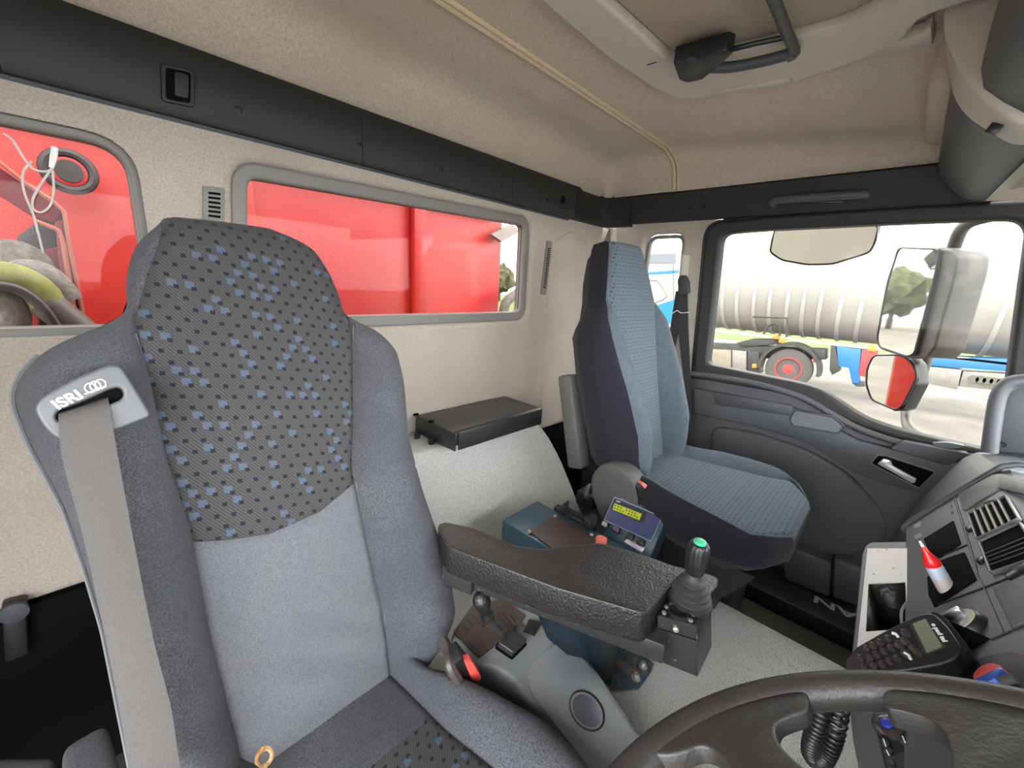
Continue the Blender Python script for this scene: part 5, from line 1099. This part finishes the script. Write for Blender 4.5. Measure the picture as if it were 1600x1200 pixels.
# white and blue truck seen in the quarter window
WT = thing('white_blue_truck', 'white lorry cab with blue stripes seen through the small side window', 'truck', (4.5, 1.8, ZG))
FU = Frame((3.9, 0, 0), (0, -1, 0), (0, 0, 1))
b = bmesh.new(); prism(b, FU, FU.poly([(940, 398), (1000, 392), (1040, 385), (1066, 383), (1066, 700), (940, 700)]), -.5, 0, .05, 3); finish('cab', b, MT['truckwhite'], WT)
def tk(name, pts, m, w=.006):
    b = bmesh.new(); prism(b, FU, FU.poly(pts, w), -.01, w); return finish(name, b, MT[m], WT)
tk('window_band', [(1000, 398), (1055, 396), (1055, 411), (1000, 412)], 'truckglass')
tk('stripe', [(1000, 426), (1060, 422), (1060, 426), (1000, 430)], 'truckblue')
tk('blue_flank', [(1000, 485), (1064, 465), (1064, 502), (1000, 514)], 'truckblue'); tk('blue_flank', [(1000, 519), (1064, 507), (1064, 548), (1000, 560)], 'truckblue')
tk('door_seam', [(1051, 412), (1052, 412), (1053, 470), (1052, 470)], 'truckglass'); 
b = bmesh.new(); tube(b, [FU.pt(*FU.px(x, y, .004), .004) for x, y in ((1010, 438), (1026, 438), (1032, 444), (1043, 462), (1036, 468), (1010, 478))], .006, 6); finish('panel_outline', b, MT['alu'], WT)
# mirrors
def mirror_head(name, label, glass_px, shell_px, x, tiltv, depth, tubes=()):
    t = thing(name, label, 'mirror'); c_ = P(*np.mean(glass_px, 0), x=x); N = V3(tiltv)/np.linalg.norm(tiltv)-c_/np.linalg.norm(c_); N /= np.linalg.norm(N); U = np.cross([0, 0, 1.], N); F = Frame(P(*glass_px[0], x=x), U, np.cross(N, U))
    g = F.poly(glass_px, 0); b = bmesh.new(); prism(b, F, rpoly(g, .02, 5), -.004, .0); finish('mirror_glass', b, MT['mirrorg'], t)
    plate('glass_surround', F, rpoly(scalepoly(g, .006), .022, 5), [rpoly(scalepoly(g, -.001), .02, 5)], -.012, .003, MT['black'], t, bev=.002)
    go = rpoly(scalepoly(g, .006), .022, 5); so = F.poly(shell_px, -depth); 
    return t, F, g
MM, FM, gm = mirror_head('door_mirror', 'tall truck door mirror with grey shell outside the door window', [(1405, 388), (1466, 391), (1462, 420), (1428, 552), (1418, 556), (1374, 541), (1371, 528), (1388, 440)], [(1466, 391)], 2.22, (.30, .95, -.01), .1)
b = bmesh.new(); sh = FM.poly([(1464, 388), (1480, 387), (1510, 391), (1519, 402), (1516, 425), (1482, 545), (1468, 560), (1430, 556), (1424, 552)], -.055); sh2 = FM.poly([(1400, 387), (1470, 388), (1466, 420), (1430, 556), (1420, 559), (1372, 544), (1369, 528)], -.006)
prism(b, FM, rpoly(scalepoly(sh2, .004), .02), -.05, -.006, .01); prism(b, FM, rpoly(sh, .012), -.11, -.012, .015, 3); finish('shell', b, MT['mirrorshell'], MM)
b = bmesh.new(); tube(b, smoothpath([P(1560, 335, x=2.05), P(1518, 346, x=2.10), P(1500, 362, x=2.18), P(1489, 392, x=2.25)], 8), .020, 12); tube(b, smoothpath([P(1450, 555, x=2.26), P(1435, 600, x=2.26), P(1418, 635, x=2.24), P(1417, 660, x=2.15), P(1426, 675, x=2.0), P(1450, 690, x=1.85)], 8), .017, 12); finish('mirror_arm', b, MT['mirrorshell'], MM)
M2, F2m, g2 = mirror_head('wide_angle_mirror', 'small convex mirror with black shell below the door mirror', [(1365, 556), (1410, 556), (1426, 570), (1432, 588), (1410, 632), (1400, 640), (1362, 624), (1354, 600), (1356, 575)], [], 2.22, (-.14, .95, -.20), .06)
b = bmesh.new(); prism(b, F2m, rpoly(F2m.poly([(1375, 553), (1425, 556), (1438, 570), (1441, 600), (1420, 640), (1404, 643)], -.03), .01), -.06, -.006, .012, 3); finish('shell', b, MT['black'], M2)
M3, F3m, g3 = mirror_head('kerb_mirror', 'wide kerb mirror hanging over the top of the door window', [(1212, 356), (1372, 352), (1366, 378), (1358, 394), (1300, 412), (1262, 413), (1222, 406), (1204, 394), (1208, 372)], [], 2.02, (.25, .25, -.90), .05)
b = bmesh.new(); prism(b, F3m, scalepoly(rpoly(g3, .02), .004), -.05, -.006, .012, 3); finish('shell', b, MT['mirrorshell'], M3)
b = bmesh.new(); c = P(1290, 360, x=2.04); tube(b, smoothpath([c, c+V3((.03, 0, .06)), c+V3((-.05, 0, .16)), c+V3((-.30, 0, .20))], 8), .012, 10); finish('bracket', b, MT['black'], M3)
# red lorry body and crane behind the cab
RB = thing('red_lorry_body', 'bright red steel front of the lorry body behind the rear window', 'lorry body', (.8, 1.95, -1))
FY = Frame((0, 1.9, 0), (1, 0, 0), (0, 0, 1))
b = bmesh.new(); box(b, (.45, 1.95, -.35), (2.85, .08, 1.62), .01); finish('headboard', b, MT['redbody'], RB)
b = bmesh.new(); box(b, (.45, 1.90, .43), (2.85, .10, .10), .02); finish('top_rail', b, MT['redcrane'], RB)
b = bmesh.new(); q = FY.poly([(768, 366), (800, 350), (812, 362), (785, 378)], .05); prism(b, FY, q, .02, .05); finish('corner_bracket', b, MT['alu'], RB)
b = bmesh.new(); box(b, (.48, 1.88, -.1), (.06, .05, 1.2), .008); box(b, (1.25, 1.885, -.1), (.07, .04, 1.2), .008); finish('post', b, MT['redbody'], RB)
t = thing('hose_reel', 'grey hose loop beside the red lorry body at the right end of the rear window', 'hose')
b = bmesh.new(); tube(b, smoothpath([FY.pt(*FY.px(x, y, .1), .1) for x, y in ((784, 500), (790, 475), (802, 462), (818, 455), (835, 462))], 6), .03, 10); finish('hose', b, MT['hosegrey'], t)
CR = thing('loader_crane', 'red loader crane column and arm seen through the left rear window', 'crane', (-.2, 1.6, -1))
FY2 = Frame((0, 1.62, 0), (1, 0, 0), (0, 0, 1))
def cr(name, pts, m, w0=-.1, w1=0, bev=.006, F=None):
    F = F or FY2; b = bmesh.new(); prism(b, F, F.poly(pts, w1), w0, w1, bev); return finish(name, b, MT[m], CR)
cr('arm', [(-80, 195), (-40, 215), (0, 262), (60, 302), (98, 328), (104, 345), (86, 350), (52, 338), (0, 305), (-80, 262)], 'redcrane', -.12, .0)
cr('column', [(84, 338), (100, 326), (136, 512), (110, 540), (100, 480)], 'redcrane', -.12, .0)
b = bmesh.new(); tube(b, [FY2.pt(*FY2.px(x, y, .006), .006) for x, y in ((-20, 238), (40, 286), (80, 312), (100, 330), (108, 380), (134, 510))], .005, 6); tube(b, [FY2.pt(*FY2.px(x, y, .006), .006) for x, y in ((55, 345), (92, 360), (99, 380), (118, 500))], .006, 6); finish('arm_edge', b, MT['pinkedge'], CR)
cr('cylinder_block', [(25, 370), (60, 345), (88, 360), (92, 395), (60, 400), (30, 395)], 'truckdark', -.1, -.03)
cr('valve_block', [(30, 395), (95, 385), (100, 450), (40, 450)], 'redcrane', -.1, -.02)
cr('lower_plate', [(-80, 430), (60, 440), (80, 545), (-80, 545)], 'truckdark', -.14, -.06)
cr('base_plate', [(40, 455), (62, 470), (60, 520), (50, 540)], 'redbody', -.1, -.02)
c = FY2.px(24, 420, .0); b = bmesh.new(); lathe(b, FY2, [(.05, -.05), (.07, .0), (.03, .02)], 20, c); finish('pivot_cap', b, MT['hosegrey'], CR)
c = FY2.px(108, 268, -.2); b = bmesh.new(); tube(b, [FY2.pt(c[0]+.05*math.cos(a), c[1]+.05*math.sin(a), -.2) for a in np.linspace(0, 6.283, 24)[:-1]], .012, 8, closed=True); lathe(b, FY2, [(.03, -.21), (.03, -.19)], 16, c); finish('round_bracket', b, MT['truckdark'], CR)
FY3 = Frame((0, 1.5, 0), (1, 0, 0), (0, 0, 1))
def hose(name, label, pts, r, m, F=FY3, w=0):
    b = bmesh.new(); tube(b, smoothpath([F.pt(*F.px(x, y, w), w) for x, y in pts], 8), r, 12); o = finish(name, b, MT[m]); tag(o, label, 'hose'); return o
hose('hydraulic_hose', 'thick hydraulic hose in a yellow-green sleeve outside the left rear window', [(-60, 425), (0, 430), (35, 438), (62, 455), (78, 480)], .032, 'hosegreen')
hose('hydraulic_hose', 'pale corrugated hose curving behind the yellow-green sleeve', [(10, 440), (40, 425), (68, 430), (90, 448), (106, 470)], .030, 'hosegrey', w=-.06)
hose('hydraulic_hose', 'thin black hose curving under the yellow-green sleeve', [(-60, 450), (0, 447), (35, 456), (66, 480), (90, 515), (95, 540)], .011, 'hoseblack', w=.05)
hose('hydraulic_hose', 'dark olive hose stub running down to the bottom of the left rear window', [(70, 472), (95, 492), (130, 520), (150, 545)], .034, 'mirrorshell', w=0)
hose('hydraulic_hose', 'grey wrapped hose in the bottom left corner of the left rear window', [(-40, 465), (0, 470), (20, 490), (14, 530)], .03, 'hosegrey', w=-.02)
CW = thing('cable', 'white cable loop with plug hanging in the left rear window', 'cable')
Fg = Frame((0, YW+.025, 0), (1, 0, 0), (0, 0, 1))
b = bmesh.new()
for pts in ([(5, 208), (20, 220), (38, 248), (52, 264), (70, 268), (82, 262), (86, 240)], [(80, 264), (64, 288), (52, 310), (52, 326), (64, 332), (78, 322), (84, 300), (82, 266)], [(50, 252), (36, 270), (38, 300), (52, 335), (60, 365), (68, 396)]): tube(b, smoothpath([Fg.pt(*Fg.px(x, y), 0) for x, y in pts], 8), .0016, 8)
finish('wire', b, MT['cable'], CW)
b = bmesh.new(); tube(b, [Fg.pt(*Fg.px(x, y), 0) for x, y in ((80, 262), (84, 245), (86, 230))], [.003, .0045, .004], 8); finish('plug', b, MT['logo'], CW)
# ------------------------------------------------------------------ put every empty at its thing's base
bpy.context.view_layer.update()
for o in list(bpy.data.objects):
    if o.type == 'EMPTY' and '_loc' in o:
        pts = []
        def rec(q):
            for ch in q.children:
                if ch.type == 'MESH': pts.extend([ch.matrix_world@Vector(c) for c in ch.bound_box])
                rec(ch)
        rec(o)
        if pts:
            lo = Vector([min(p[i] for p in pts) for i in range(3)]); hi = Vector([max(p[i] for p in pts) for i in range(3)])
            c = Vector(((lo.x+hi.x)/2, (lo.y+hi.y)/2, lo.z)); o.location = c
            for ch in o.children: ch.matrix_parent_inverse = Matrix.Translation(-c)
        del o['_loc']
